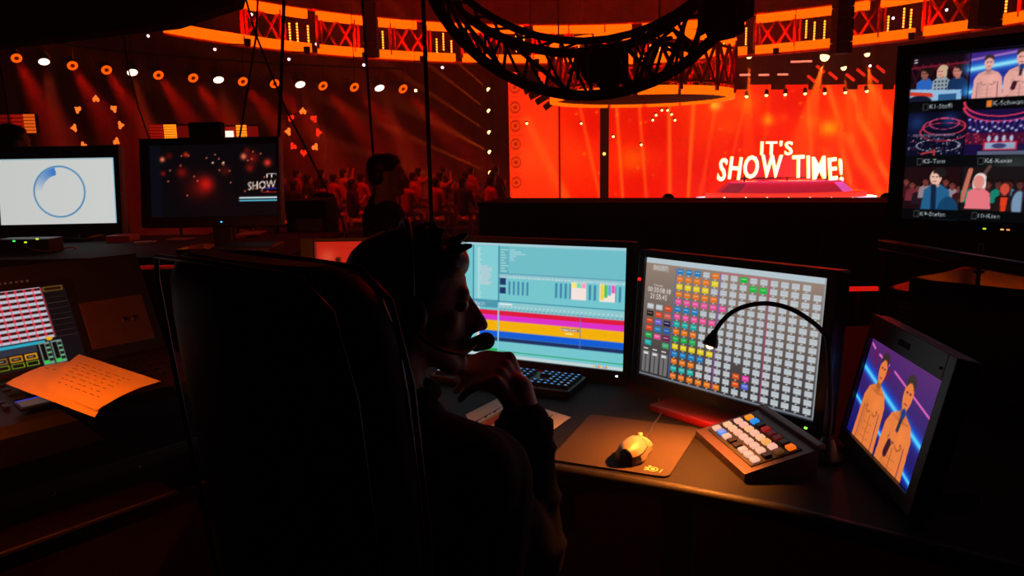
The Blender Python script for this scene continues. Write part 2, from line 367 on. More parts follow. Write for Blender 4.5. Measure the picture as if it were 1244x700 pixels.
lettering("SHOW TIME!", 868, 1025, 215, 5, 1.15)
m = MB()
for px_ in (905, 957, 1005): m.cyl((at(px_, 215, SY).x, SY + .05, z3 - .02), (at(px_, 215, SY).x, SY + .05, at(px_, 213, SY).z), .03)
m.box((cx, SY + .05, at(957, 216, SY).z), (4.0, .05, .05)); m.build('sign_frame', TRUSSBLACK, sg)

# ------------------------------------------------------------------ round light truss high above the hall
RC = Vector((2.62, 15.35)); RR = 12.33; ZL, ZU = CAMZ + 3.5, CAMZ + 4.5
STRIP = mat('strip_amber', (255, 98, 3), emit=1.5)
ring = thing('ring_truss', Vector((RC.x, RC.y, ZL)), 'huge round red-lit truss ring with two amber light strips above the hall', 'truss')
def rp(deg, z, r=RR): a = R(deg); return Vector((RC.x + r * math.cos(a), RC.y + r * math.sin(a), z))
def arcstrip(d0, d1, z, name, hgt=.13, n=4):
    m = MB(); rings = []
    for i in range(n + 1):
        d = d0 + (d1 - d0) * i / n
        rings.append([rp(d, z - hgt, RR - .06), rp(d, z + hgt, RR - .06), rp(d, z + hgt, RR + .1), rp(d, z - hgt, RR + .1)])
    m.loft(rings, True, False); return m.build(name, STRIP, ring)
DEG0, DEG1, BAY = 158.0, 14.0, 6.0
d = DEG0; k = 0; rng = random.Random(11)
xb = None
BULB = mat('bulb_amber', (255, 150, 40), emit=3)
while d > DEG1:
    e = d - BAY
    if k % 4 != 3 or k < 3: arcstrip(d - .12, e + .12, ZL, 'lower_light_strip')
    else: arcstrip(d - .12, e + 1.2, ZL, 'lower_light_strip')
    if d <= 147: arcstrip(d - .12, e + (.12 if k % 3 else 1.6), ZU, 'upper_light_strip')
    if d <= 148:
        m = MB(); m.cyl(rp(d, ZL), rp(d, ZU), .06, n=6); m.cyl(rp(d - .7, ZL), rp(d - .7, ZU), .04, n=6); m.build('post', TRUSSLIT, ring)
        if k % 2 == 0:
            for s_ in range(2):
                a, b = d - BAY * (.1 + s_ * .45), d - BAY * (.1 + s_ * .45 + .42)
                m = MB(); m.cyl(rp(a, ZL + .1), rp(b, ZU - .1), .045, n=5); m.cyl(rp(b, ZL + .1), rp(a, ZU - .1), .045, n=5); m.build('cross_brace', TRUSSLIT, ring)
        else:
            for s_ in range(3):
                a = d - BAY * (.25 + s_ * .25) + rng.uniform(-.3, .3); z0 = rng.uniform(.1, .35); m = MB(); m.cyl(rp(a, ZU), rp(a, ZL + .15), .008, n=4)
                m.mi = 1
                for q in range(7): m.ball(rp(a, ZU - .12 - z0 - q * .085), .035, 5, 4)
                m.build('bulb_string', [TRUSSBLACK, BULB], ring)
    m = MB(); m.tube([rp(d - BAY * i / 4, ZL - .16, RR + .15) for i in range(5)], .05, 6); m.build('chord', TRUSSLIT, ring)
    m = MB(); m.tube([rp(d - BAY * i / 4, ZU + .22, RR + .3) for i in range(5)], .05, 6); m.build('chord', TRUSSLIT, ring)
    d = e; k += 1
for dg in range(18, 158, 10):                          # red uplights added to redden the truss, clamped to the lower chord
    q = rp(dg, ZL - .3, RR - .7); m = MB(); m.lathe([(0, .07), (.05, .09), (.2, .1)], q, (0, 0, 1), 10); m.cyl(q + Vector((0, 0, .05)), rp(dg, ZL - .16, RR + .15), .02, n=5); m.build('added_uplight', TRUSSBLACK, ring)
    spot('added_uplight_beam', q + Vector((0, 0, .22)), (rp(dg, ZU) - q), (255, 18, 6), 420, 120, .6, .08)
m = MB()
for dg in (150, 120, 90, 60, 30): m.cyl(rp(dg, ZU), rp(dg, 12.1), .02, n=5)
m.build('hanging_cables', TRUSSBLACK, ring)

# drum truss above the stage
DC = at(778, 120, 22.0); DR = 2.62; DZ0, DZ1 = CAMZ + 1.66, CAMZ + 3.02
drum = thing('drum_truss', Vector((DC.x, 22, DZ0)), 'round drum-shaped truss with amber bands hanging above the stage', 'truss')
def dp(deg, z, r=DR): a = R(deg); return Vector((DC.x + r * math.cos(a), 22 + r * math.sin(a), z))
for i in range(14):
    a0, a1 = i * 360 / 14 + 1.5, (i + 1) * 360 / 14 - 1.5
    for z, nm in ((DZ0, 'lower_light_band'), (DZ1, 'upper_light_band')):
        m = MB(); rings = []
        for q in range(5):
            g_ = a0 + (a1 - a0) * q / 4; rings.append([dp(g_, z - .11), dp(g_, z + .11), dp(g_, z + .11, DR - .12), dp(g_, z - .11, DR - .12)])
        m.loft(rings, True, False); m.build(nm, STRIP, drum)
    m = MB(); m.cyl(dp(a0 - 1.5, DZ0), dp(a0 - 1.5, DZ1), .06, n=6); m.build('post', TRUSSLIT, drum)
    for s_ in range(2):
        b0, b1 = a0 + (a1 - a0) * s_ / 2, a0 + (a1 - a0) * (s_ + 1) / 2
        m = MB(); m.cyl(dp(b0, DZ0 + .15), dp(b1, DZ1 - .15), .045, n=5); m.cyl(dp(b1, DZ0 + .15), dp(b0, DZ1 - .15), .045, n=5); m.build('cross_brace', TRUSSLIT, drum)
    for z in (DZ0 + .22, DZ1 - .22):
        m = MB(); m.tube([dp(a0 + (a1 - a0) * q / 4, z) for q in range(5)], .04, 6); m.build('chord', TRUSSLIT, drum)
for g_ in range(0, 360, 45):  # uplights added inside the drum to make its band look red
    q = dp(g_, DZ0 + .1, DR - .75); m = MB(); m.lathe([(0, .07), (.05, .09), (.18, .1)], q, (0, 0, 1), 10); m.build('added_uplight', TRUSSBLACK, drum)
    spot('added_uplight_beam', q + Vector((0, 0, .2)), dp(g_, DZ1 - .5) - q, (255, 18, 6), 140, 130, .5, .08)
m = MB(); m.lathe([(0, DR - .14), (.06, DR - .14)], (DC.x, 22, DZ0 - .02), (0, 0, 1), 28, False); m.build('soffit', TRUSSBLACK, drum)
m = MB()
for g_ in (30, 150, 270): m.cyl(dp(g_, DZ1), dp(g_, 12.1), .025, n=5)
m.build('hanging_cables', TRUSSBLACK, drum)

# line array speaker beside the drum
la = thing('line_array', at(655, 88, 25.6) + Vector((0, 0, -1.4)), 'curved dark hanging line array speaker left of the drum truss', 'speaker')
prev = None
for i in range(7):
    ang = R(3 + i * 4.5); p = at(641 + i * i * .85, 90 + i * 5.6, 25.6)
    Mx = Matrix.Rotation(-ang * 1.2, 3, 'Y'); m = MB(); m.box(p, (.69, .5, .19), Mx, .02); ob = m.build('cabinet', TRUSSBLACK, la)
m = MB(); m.cyl(at(645, 88, 25.6), Vector((at(645, 88, 25.6).x, 25.6, 12.1)), .02, n=5); m.build('hanging_cable', TRUSSBLACK, la)

# hanging black speaker column on the right
def hang_box(px_, y0, y1, Y, wd, label):
    a, b = at(px_, y0, Y), at(px_, y1, Y)
    t = thing('hanging_speaker', Vector((b.x, Y, b.z)), label, 'speaker')
    nb = 6; hgt = (a.z - b.z) / nb
    for i in range(nb):
        m = MB(); m.box((b.x, Y, b.z + hgt * (i + .5)), (wd, .4, hgt * .93), None, .015); m.build('cabinet', TRUSSBLACK, t)
    m = MB(); m.cyl((b.x, Y, a.z), (b.x, Y, 12.1), .02, n=5); m.build('hanging_cable', TRUSSBLACK, t)
hang_box(1021, -20, 66, 19, .4, 'dark hanging speaker column in front of the ring, left of the multiview screen')
hang_box(1196, -20, 34, 19, .62, 'dark hanging speaker column above the multiview screen')
hang_box(452, -30, 70, 24, .42, 'dark hanging speaker column beside the left vertical cables')

# ------------------------------------------------------------------ lamps
LENSO = mat('lens_orange', (255, 84, 4), emit=1.7); LENSW = mat('lens_white', (255, 222, 190), emit=2.6); LENSD = mat('lens_core', (120, 30, 6), emit=.5)
def can_proto(lensm, name='can_light'):
    root = thing(name, (0, 0, 0), 'x', 'stage light')
    m = MB(); m.lathe([(0, .10), (.04, .15), (.34, .17), (.36, .17)], (0, 0, .36), (0, 0, -1), 14); hs_ = m.build('housing', TRUSSBLACK, root)
    m = MB(); n = 16
    ro = [(.155 * math.cos(2 * math.pi * i / n), .155 * math.sin(2 * math.pi * i / n), -.005) for i in range(n)]; ri = [(.07 * math.cos(2 * math.pi * i / n), .07 * math.sin(2 * math.pi * i / n), -.012) for i in range(n)]
    m.add(ro + ri, [(i, n + i, n + (i + 1) % n, (i + 1) % n) for i in range(n)]); m.mi = 1; m.add(ri, [list(range(n - 1, -1, -1))])
    m.build('lens', [lensm, LENSD if lensm is LENSO else lensm], hs_)
    m = MB(); m.tube([(-.2, 0, .2), (-.2, 0, .45), (.2, 0, .45), (.2, 0, .2)], .02, 5); m.build('yoke', TRUSSBLACK, root)
    return root
ORD = ['first', 'second', 'third', 'fourth', 'fifth', 'sixth', 'seventh', 'eighth', 'ninth', 'tenth', 'eleventh', 'twelfth']
protoO, protoW = can_proto(LENSO), can_proto(LENSW)
PARS = [(20, 70.7, 0), (53.5, 75, 1), (88, 79.7, 0), (129.4, 85, 0), (160.8, 88, 1), (192.4, 91.3, 0), (234.6, 94.7, 0), (265.5, 97, 1), (295, 99, 0), (333.6, 101.6, 0), (364.7, 102.7, 1), (392.3, 104.4, 0), (430.5, 106, 0), (461, 107, 1), (489.6, 108, 0)]
co = cw = 0; barp = []
for px_, py_, wh in PARS:
    p = at(px_, py_, 24.0); barp.append(p + Vector((0, 0.1, .62)))
    pr = protoW if wh else protoO; first = (cw == 0) if wh else (co == 0)
    o = pr if first else copy_tree(pr)
    dr = Vector((.62, -.62, -.62)) if not wh else Vector((.35, -.45, -.8))
    o.location = p; o.rotation_mode = 'QUATERNION'; o.rotation_quaternion = aim(dr)
    ORG[o.name] = p
    if wh: tag(o, 'white-lit stage can light, %s white one from the left in the lamp row' % ORD[cw], 'stage light', 'row of can lights on the left'); cw += 1
    else: tag(o, 'orange-lit stage can light, %s orange one from the left in the lamp row' % ORD[co], 'stage light', 'row of can lights on the left'); co += 1
    spot('can_beam', p + dr.normalized() * .05, dr, (255, 22, 8) if not wh else (255, 70, 34), 11000 if not wh else 6500, 17, .8, .12)
pp = thing('lamp_pipe', barp[7], 'thin dark pipe carrying the row of can lights', 'pipe')
m = MB(); m.tube([barp[0] + Vector((-3, .8, .4))] + barp, .035, 6); m.build('pipe', TRUSSBLACK, pp)
m = MB()
for b_ in barp[::4]: m.cyl(b_, (b_.x, b_.y, 12.1), .015, n=4)
m.build('hanging_cables', TRUSSBLACK, pp)
for b_ in barp:
    m = MB(); m.cyl(b_, b_ + Vector((-.02, -.02, -.42)), .015, n=5); m.build('clamp', TRUSSBLACK, pp)

# wash lights on the ring that throw red light over hall, crowd and control desk
def wash(p, d, col, watts, size, label, lens):
    o = copy_tree(protoO); o.location = p; o.rotation_quaternion = aim(d); tag(o, label, 'stage light', 'red wash lights on the ring'); ORG[o.name] = p
    o.scale = (1.2, 1.2, 1.2)
    return spot('wash_beam', Vector(p) + Vector(d).normalized() * .08, d, col, watts, size, .7, .15)
WASHES = [((-3.4, 15.0, 6.6), (1.2, 2.6, -5.6), 900, 75, 'red wash light over the crowd, nearest the left cables'),
          ((5.6, 12.0, 6.2), Vector((0.0, 1.8, .95)) - Vector((5.6, 12.0, 6.2)), 380, 30, 'red wash light above the drum truss aimed at the control desk'),
          ((-2.2, 11.0, 6.2), Vector((-1.1, 4.6, 1.0)) - Vector((-2.2, 11.0, 6.2)), 130, 26, 'red wash light above the crew aimed at the left desks')]
for p, d, wt, sz, lb in WASHES: wash(Vector(p), Vector(d), (255, 16, 8), wt, sz, lb, None)

# column of small beam lights left of the LED wall
def small_lamp(name, p, d, lensm, label, group, r=.07, cat='stage light'):
    t = thing(name, p, label, cat, group); d = Vector(d).normalized()
    m = MB(); m.lathe([(0, r * .6), (.05, r), (r * 2.6, r * 1.15)], p + -d * (r * 2.7), d, 8); hs_ = m.build('housing', TRUSSBLACK, t)
    m = MB(); m.ball(p, r * .9, 8, 5); m.build('lens', lensm, hs_)
    m = MB(); m.cyl(p - d * r, Vector((p.x, p.y, 12.1)) if p.z > 3 or p.y < 30 else Vector((p.x, LEDY, p.z)), .005, n=4); m.build('wire', TRUSSBLACK, t); return t
LENSY = mat('lens_warm', (255, 205, 120), emit=5); LENSP = mat('lens_pink_white', (255, 215, 235), emit=3)
for i, y in enumerate((109, 135, 161, 185, 210, 237)):
    p = at(593.5 + i * .5, y, 29.0); dv = Vector((-.72, -.25, .62 - i * .07))
    small_lamp('beam_light', p, dv, LENSY, 'small warm beam light beside the red wall, %s from the top' % ORD[i], 'column of beam lights', .085)
    spot('beam', p + dv.normalized() * .1, dv, (255, 84, 14), 46000 if i != 3 else 16000, 4.4 if i != 3 else 10, .5, .03)
tw = thing('beam_tower', Vector((at(598, 200, 29.3).x, 29.3, HZ)), 'slim dark mast carrying the column of warm beam lights', 'tower')
m = MB(); m.cyl((at(598, 200, 29.3).x, 29.3, HZ), (at(598, 95, 29.3).x, 29.3, at(598, 95, 29.3).z), .05, n=6); m.build('mast', TRUSSBLACK, tw)
m = MB(); m.box((at(598, 200, 29.3).x, 29.3, HZ + .03), (.6, .6, .06)); m.build('base_plate', TRUSSBLACK, tw)
# beam lights over the LED wall and high above it
for i, (px_, py_) in enumerate(((907, 117), (931, 115.5), (954, 114.5), (978, 113.5), (1002, 113), (1027, 112), (1053, 110.5))):
    p = at(px_, py_, 30.4); dv = Vector(((i - 3) * .05, -.12, -1))
    small_lamp('wall_light', p, dv, LENSY, 'small warm lamp at the top edge of the red wall, %s from the left' % ORD[i], 'lamps along the screen wall top', .08)
    spot('beam', p + dv.normalized() * .1, dv, (255, 90, 30), 6000, 4, .5, .03)
for i, (px_, py_, sz, wt, dx) in enumerate(((910, 68, 10, 110000, 0), (1002, 68.6, 22, 70000, -.25), (1053.5, 65.5, 16, 80000, .12), (1025, 82, 10, 40000, .15))):
    p = at(px_, py_, 28.5); dv = Vector((dx, -.1, -1))
    small_lamp('beam_light', p, dv, LENSY, 'bright beam light under the ring above the wall, %s from the left' % ORD[i], 'beam lights above the wall', .12 if i != 1 else .2)
    spot('beam', p + dv.normalized() * .25, dv, (255, 84, 12), wt, sz, .6, .04)
PINS = ((293, 9), (305.4, 17.4), (296, 42), (261, 60), (351, 72), (384.5, 53.6), (180, 43.6), (442, 79), (537.5, 82), (1150, 12), (1085, 22), (640, 150), (706, 150), (793, 146), (797, 140), (804, 134), (811, 134), (816, 139), (820, 146), (745, 166), (779, 176), (1057, 80), (505, 110))
PINL = {}
for k_, q in enumerate(sorted(q for q in PINS if q[1] < 100)): PINL[q] = 'tiny pale pin spot among the trusses, %s from the left' % ORD[k_]
for k_, q in enumerate(sorted(q for q in PINS if q[1] >= 100)): PINL[q] = 'tiny warm pin spot near the red wall, %s from the left' % ORD[k_]
for i, (px_, py_) in enumerate(PINS):
    Y = 26.0 if py_ < 100 else 30.5
    p = at(px_, py_, Y if px_ != 505 else 24.0)
    small_lamp('pin_spot', p, (0.1, -.8, -.6), LENSP if py_ < 100 else LENSY, PINL[(px_, py_)], 'tiny pin spots', .055)
# rings of flame-shaped lamps on the dark left wall
FL = mat('flame_amber', (255, 120, 40), emit=1.3); FL2 = mat('flame_red', (255, 40, 14), emit=1.1)
def flame_ring(pts, Y, label, colour):
    c0 = sum((at(a, b, Y) for a, b in pts), Vector()) / len(pts)
    t = thing('lamp_wreath', c0, label, 'wall lamp')
    rad = [(at(a, b, Y) - c0).length for a, b in pts]; r_ = sum(rad) / len(rad)
    m = MB(); m.tube([c0 + Vector((math.cos(i * math.pi / 12), .08, 1.1 * math.sin(i * math.pi / 12))) * r_ for i in range(25)], .02, 5); m.cyl(c0 + Vector((0, .08, r_ * 1.1)), Vector((c0.x, c0.y + .08, 12.1)), .012, n=4); m.build('hoop', TRUSSBLACK, t)
    for i, (a, b) in enumerate(pts):
        p = at(a, b, Y); d = (p - c0).normalized(); s_ = d.cross(Vector((0, 1, 0)))
        m = MB()
        for sgn in (-1, 1): m.ball(p + s_ * .06 * sgn - d * .03, (.055, .045, .075), 6, 5)
        m.lathe([(0, .085), (.08, .055), (.14, .01)], p - d * .02, d, 6); m.build('flame_lamp', colour if i % 3 else FL, t)
flame_ring([(116.5, 120), (138.4, 132), (146.6, 152), (141.5, 172), (121, 182), (101.6, 177), (90, 155.6), (94.4, 133)], 25, 'wreath of flame-shaped lamps above the white monitor', FL)
flame_ring([(368, 135), (381.6, 144), (387, 161), (383, 179), (369, 186), (356, 178), (350, 160), (353, 143)], 25, 'wreath of red flame-shaped lamps left of the standing crew member', FL2)
# blinder panels behind the left monitors
def blinder(x0, x1, y0, y1, Y, cells, label):
    a, b = at(x0, y0, Y), at(x1, y1, Y); t = thing('blinder_panel', Vector(((a.x + b.x) / 2, Y, b.z)), label, 'light panel')
    m = MB(); m.box(((a.x + b.x) / 2, Y + .06, (a.z + b.z) / 2), (b.x - a.x, .1, a.z - b.z)); m.build('housing', TRUSSBLACK, t)
    m = MB(); m.cyl(((a.x + b.x) / 2, Y + .06, HZ), ((a.x + b.x) / 2, Y + .06, b.z), .03, n=6); m.build('stand', TRUSSBLACK, t)
    nx = len(cells)
    for i, (col, st, rows) in enumerate(cells):
        mt = mat('blind_%d_%d_%d' % col, col, emit=st); xa = a.x + (b.x - a.x) * (i + .06) / nx; xc = a.x + (b.x - a.x) * (i + .94) / nx
        m = MB()
        for r_ in range(rows):
            z0 = a.z + (b.z - a.z) * (r_ + .12) / rows; z1 = a.z + (b.z - a.z) * (r_ + .88) / rows
            m.box(((xa + xc) / 2, Y - .005, (z0 + z1) / 2), (xc - xa, .03, abs(z0 - z1)))
        m.build('lamp_cell', mt, t)
RD, AM = (190, 22, 8), (255, 140, 20)
blinder(181, 233, 151.5, 169, 15, [(RD, .6, 5), (AM, 1.4, 6), ((140, 14, 8), .5, 1)], 'amber and red light panel left of the camera box on the middle monitor')
blinder(272, 315, 152, 168.5, 15, [((170, 24, 10), .6, 1), (AM, 1.4, 5), ((150, 14, 10), .55, 1)], 'amber and red light panel right of the camera box on the middle monitor')
blinder(-2, 45, 139, 162, 15, [((150, 16, 8), .5, 5), (RD, .6, 5), ((230, 90, 20), 1.0, 6)], 'orange striped light panel at the far left edge')
p = at(278.5, 163.5, 14.8); t = thing('white_lamp', p, 'small square white lamp right of the camera box', 'light panel'); m = MB(); m.box(p, (.16, .05, .14), None, .01); m.build('lens', mat('lens_square', (255, 235, 215), emit=1.3), t)
m = MB(); m.cyl(p + Vector((0, .05, -.07)), Vector((p.x, p.y + .05, HZ)), .02, n=6); m.build('stand', TRUSSBLACK, t)
# red LED bars above the wall, right
for i, (px_, py_) in enumerate(((997, 84), (1012, 92), (1033, 94), (1046, 88), (1062, 96), (1070, 84), (986, 96))):
    p = at(px_, py_, 30); m = MB(); m.box(p, (.42, .06, .09), Matrix.Rotation(R(38), 3, 'Y')); o = thing('led_bar', p, 'x', 'light bar'); m.build('tube', mat('bar_red', (235, 40, 18), emit=.9), o); m = MB(); m.cyl(p, Vector((p.x, p.y, 12.1)), .005, n=4); m.build('wire', TRUSSBLACK, o)
    tag(o, 'slanted red LED bar above the screen wall, %s slanted one from left' % ORD[(1, 2, 3, 4, 5, 6, 0)[i]], 'light bar', 'slanted red bars above the wall')
for i, (px_, py_) in enumerate(((905, 91), (928, 91), (951, 90.5), (967, 75), (980, 74.5))):
    p = at(px_, py_, 29.5); m = MB(); m.box(p, (.4, .06, .07)); o = thing('led_bar', p, 'x', 'light bar'); m.build('tube', mat('bar_pale', (255, 150, 120), emit=.9), o); m = MB(); m.cyl(p, Vector((p.x, p.y, 12.1)), .005, n=4); m.build('wire', TRUSSBLACK, o)
    tag(o, 'short pale horizontal LED bar above the screen wall, %s from the left' % ORD[i], 'light bar', 'pale bars above the wall')

# ------------------------------------------------------------------ near black hoop truss, cables, barrier
hc = at(715, -105, 6.0); hr = 199 / 900 * 6.05
hb = at(700, -174, 6.8); hr2 = 1.6
hoop = thing('hoop_truss', hc + Vector((0, 0, -hr)), 'black round lattice hoop hanging at the top centre in silhouette', 'truss')
def hp(a, which):
    c0, r_ = (hc, hr) if which == 0 else (hb, hr2); return Vector((c0.x + r_ * math.sin(a), c0.y, c0.z - r_ * math.cos(a)))
N = 48
for which, rad in ((0, .042), (1, .042)):
    m = MB(); m.tube([hp(2 * math.pi * i / N, which) for i in range(N + 1)], rad, 8); m.build('chord', TRUSSBLACK, hoop)
mid = lambda a: (hp(a, 0) * .45 + hp(a, 1) * .55) + Vector((0, -.15, .22))
m = MB(); m.tube([mid(2 * math.pi * i / N) for i in range(N + 1)], .03, 6); m.build('chord', TRUSSBLACK, hoop)
for i in range(N):
    a, b = 2 * math.pi * i / N, 2 * math.pi * (i + 1) / N
    m = MB(); m.cyl(hp(a, 0), hp(b, 1), .014, n=5); m.cyl(hp(b, 0), mid(a), .012, n=5); m.cyl(mid(b), hp(a, 1), .012, n=5)
    if i % 3 == 0: m.cyl(hp(a, 1), hp(a + .3, 0), .02, n=5)
    m.build('lattice_brace', TRUSSBLACK, hoop)
m = MB()
for a in (2.6, 3.7): m.cyl(hp(a, 0), Vector((hp(a, 0).x, 6, 12.1)), .015, n=5)
m.build('hanging_cables', TRUSSBLACK, hoop)
cable = mat('cable_black', (8, 8, 8), .7)
m = MB(); rng = random.Random(5)
for i in range(7):                                    # cable loom wound along the hoop
    a0 = -1.25 + rng.uniform(0, 1.9); pts = []
    for q in range(9):
        a = a0 + q * .075; f = .5 + .45 * math.sin(q * 1.1 + i); pts.append(hp(a, 0) * (1 - f) + hp(a, 1) * f + Vector((0, rng.uniform(-.05, .05), -.03 + rng.uniform(-.02, .05))))
    m.tube(pts, rng.uniform(.012, .022), 5)
m.build('cable_loom', cable, hoop)
def moving_head(c, s, label, tilt):
    t = thing('moving_head', Vector(c), label, 'moving light'); c = Vector(c)
    m = MB(); m.box(c + Vector((0, 0, .13 * s)), (.34 * s, .26 * s, .12 * s), None, .03 * s); m.build('base', TRUSSBLACK, t)
    m = MB(); m.box(c + Vector((-.17 * s, 0, -.03 * s)), (.05 * s, .16 * s, .28 * s), None, .02 * s); m.box(c + Vector((.17 * s, 0, -.03 * s)), (.05 * s, .16 * s, .28 * s), None, .02 * s); m.box(c + Vector((0, 0, .085 * s)), (.36 * s, .12 * s, .05 * s)); m.build('yoke', TRUSSBLACK, t)
    d = Vector((.2, -.2 + tilt, -1)).normalized()
    m = MB(); m.lathe([(0, .06 * s), (.04 * s, .12 * s), (.2 * s, .14 * s), (.32 * s, .12 * s), (.36 * s, .1 * s)], c + Vector((0, 0, -.02 * s)) - d * .16 * s, d, 14); m.build('head', TRUSSBLACK, t)
moving_head(at(738, 80, 5.95), .8, 'black moving head lamp under the bottom of the hoop truss', .9)
moving_head(at(716, 82, 6.25), .55, 'small black moving head lamp behind the bottom of the hoop', -.6)
moving_head(at(876, 18, 5.9), .85, 'large black moving head lamp on the right side of the hoop', .3)
moving_head(at(897, 6, 6.3), .6, 'black moving head lamp at the outer right of the hoop', -.3)
def hang_cable(pts, Y, r, label):
    P = [at(a, b, Y) for a, b in pts]; m = MB(); m.tube(P, r, 6); o = m.build('hanging_cable', cable); tag(o, label, 'cable'); return o
hang_cable([(347, -60), (345, 0), (341, 120), (338, 175), (337, 320)], 3.6, .009, 'thick black vertical cable right of the middle monitor')
hang_cable([(437, -60), (440, 0), (452, 170), (462, 300)], 4.7, .008, 'black vertical cable behind the standing crew member head')
hang_cable([(512, -60), (514, 0), (521, 180), (526, 320)], 4.2, .0125, 'thick black vertical cable right of the standing crew member')
hang_cable([(316, -60), (311, 45), (302, 100), (291, 168), (286, 200)], 5, .007, 'thin black cable slanting left above the middle monitor')
hang_cable([(288, -40), (310, 40), (345, 128), (416, 268), (422, 290)], 5, .007, 'thin black cable slanting right towards the standing crew member')
hang_cable([(140, -40), (155, 80), (168, 130), (181, 168), (190, 200)], 5.5, .005, 'thin slanting cable left of the middle monitor')
hang_cable([(-6, 60), (2, 90), (10, 140), (14, 190)], 5.5, .005, 'thin slanting cable at the far left edge')

# dark drape over the top left
m = MB(); A = [at(-60, 60, 7.5), at(60, 47, 7.5), at(130, 38, 7.5), at(205, 30, 7.5), at(285, 4, 7.5), at(300, -60, 7.5), at(-60, -60, 7.5)]
m.add([p for p in A] + [p + Vector((0, .25, 0)) for p in A], [list(range(7)), list(range(13, 6, -1))] + [(i, 7 + i, 7 + (i + 1) % 7, (i + 1) % 7) for i in range(7)])
o = m.build('overhead_drape', mat('black_drape', (7, 6, 6), .95, noise=.3, scale=12)); tag(o, 'black overhead masking drape across the top left corner', 'drape')

# long black barrier in front of the stage
bl0, br0 = at(579, 246, 5.6), at(1075, 246, 4.80)
ztop = (bl0.z + br0.z) / 2; bd = Vector((br0.x - bl0.x, br0.y - bl0.y, 0)); blen = bd.length * 1.45; bd.normalize(); bn = Vector((-bd.y, bd.x, 0)); BF = Matrix((bd, bn, Vector((0, 0, 1)))).transposed()
bar = thing('equipment_barrier', Vector((bl0.x, bl0.y, HF)) + bd * blen / 2, 'long black equipment barrier between control desk and stage', 'barrier')
for i in range(5):
    q = Vector((bl0.x, bl0.y, (HF + ztop) / 2)) + bd * (blen * (i + .5) / 5) + bn * .3; m = MB(); m.box(q, (blen / 5 - .006, .55, ztop - HF - .04), BF, .012); m.build('panel', MATTE, bar)
m = MB(); m.box(Vector((bl0.x, bl0.y, ztop - .015)) + bd * blen / 2 + bn * .3, (blen, .6, .03), BF, .006); m.build('top_rail', MATTE, bar)
q = at(1045, 351, 4.0); ib = thing('red_glint_bar', Vector((q.x, q.y, HF)), 'thin glowing red bar imitating stage light right of the button-grid monitor', 'glow bar')
m = MB(); m.box(q, (.19, .03, .022), None, .003); m.build('glow_bar', mat('red_glint', (225, 24, 16), emit=.8), ib); m = MB(); m.cyl((q.x, q.y + .02, HF), (q.x, q.y + .02, q.z), .012, n=8); m.lathe([(0, .12), (.02, .11)], (q.x, q.y + .02, HF), (0, 0, 1), 18); m.build('stand', MATTE, ib)  # added bar; its emission imitates a glint of red stage light

# ================================================================== DESKS
DZ = .74
DESKM = mat('desk_laminate', (24, 19, 16), .75, spec=.25, noise=.2, scale=60)
desk = thing('control_desk', Vector((.3, 2.0, 0)), 'dark angled control desk carrying the two main monitors', 'desk')
poly = [(-.78, 1.93), (-.3, 1.69), (.07, 1.51), (.32, 1.395), (.5, 1.30), (.8, 1.08), (1.25, .9), (1.75, 1.2), (1.75, 2.75), (.2, 2.72), (-1.05, 2.72), (-1.05, 2.3), (-.8, 2.1)]
m = MB(); m.prism(poly, DZ - .035, DZ); m.build('top', DESKM, desk)
m = MB(); m.tube([Vector(q + (DZ - .0175,)) for q in poly[:8]], .0185, 10)
m.build('edge_trim', mat('edge_trim', (34, 25, 21), .6), desk)
for x_, y_ in ((-.7, 2.0), (.35, 1.5), (1.2, 1.05), (1.65, 2.6), (.2, 2.65), (-.98, 2.65)):
    m = MB(); m.box((x_, y_, (DZ - .035) / 2), (.05, .05, DZ - .035)); m.build('leg', DARKMETAL, desk)
m = MB(); m.box((.45, 2.5, .45), (2.2, .02, .5)); m.build('modesty_panel', MATTE, desk)

side = thing('back_desk', Vector((-1.9, 3.15, 0)), 'dark desk on the left carrying the white and the middle monitor', 'desk')
m = MB(); m.prism([(-3.3, 2.75), (-.82, 2.75), (-.82, 3.62), (-3.3, 3.62)], 1.02, 1.05); m.build('top', DESKM, side)
for x_, y_ in ((-3.2, 2.85), (-.9, 2.85), (-3.2, 3.55), (-.9, 3.55)):
    m = MB(); m.box((x_, y_, .51), (.05, .05, 1.02)); m.build('leg', DARKMETAL, side)
m = MB(); m.box((-2.06, 2.77, .78), (2.4, .02, .44)); m.build('modesty_panel', MATTE, side)

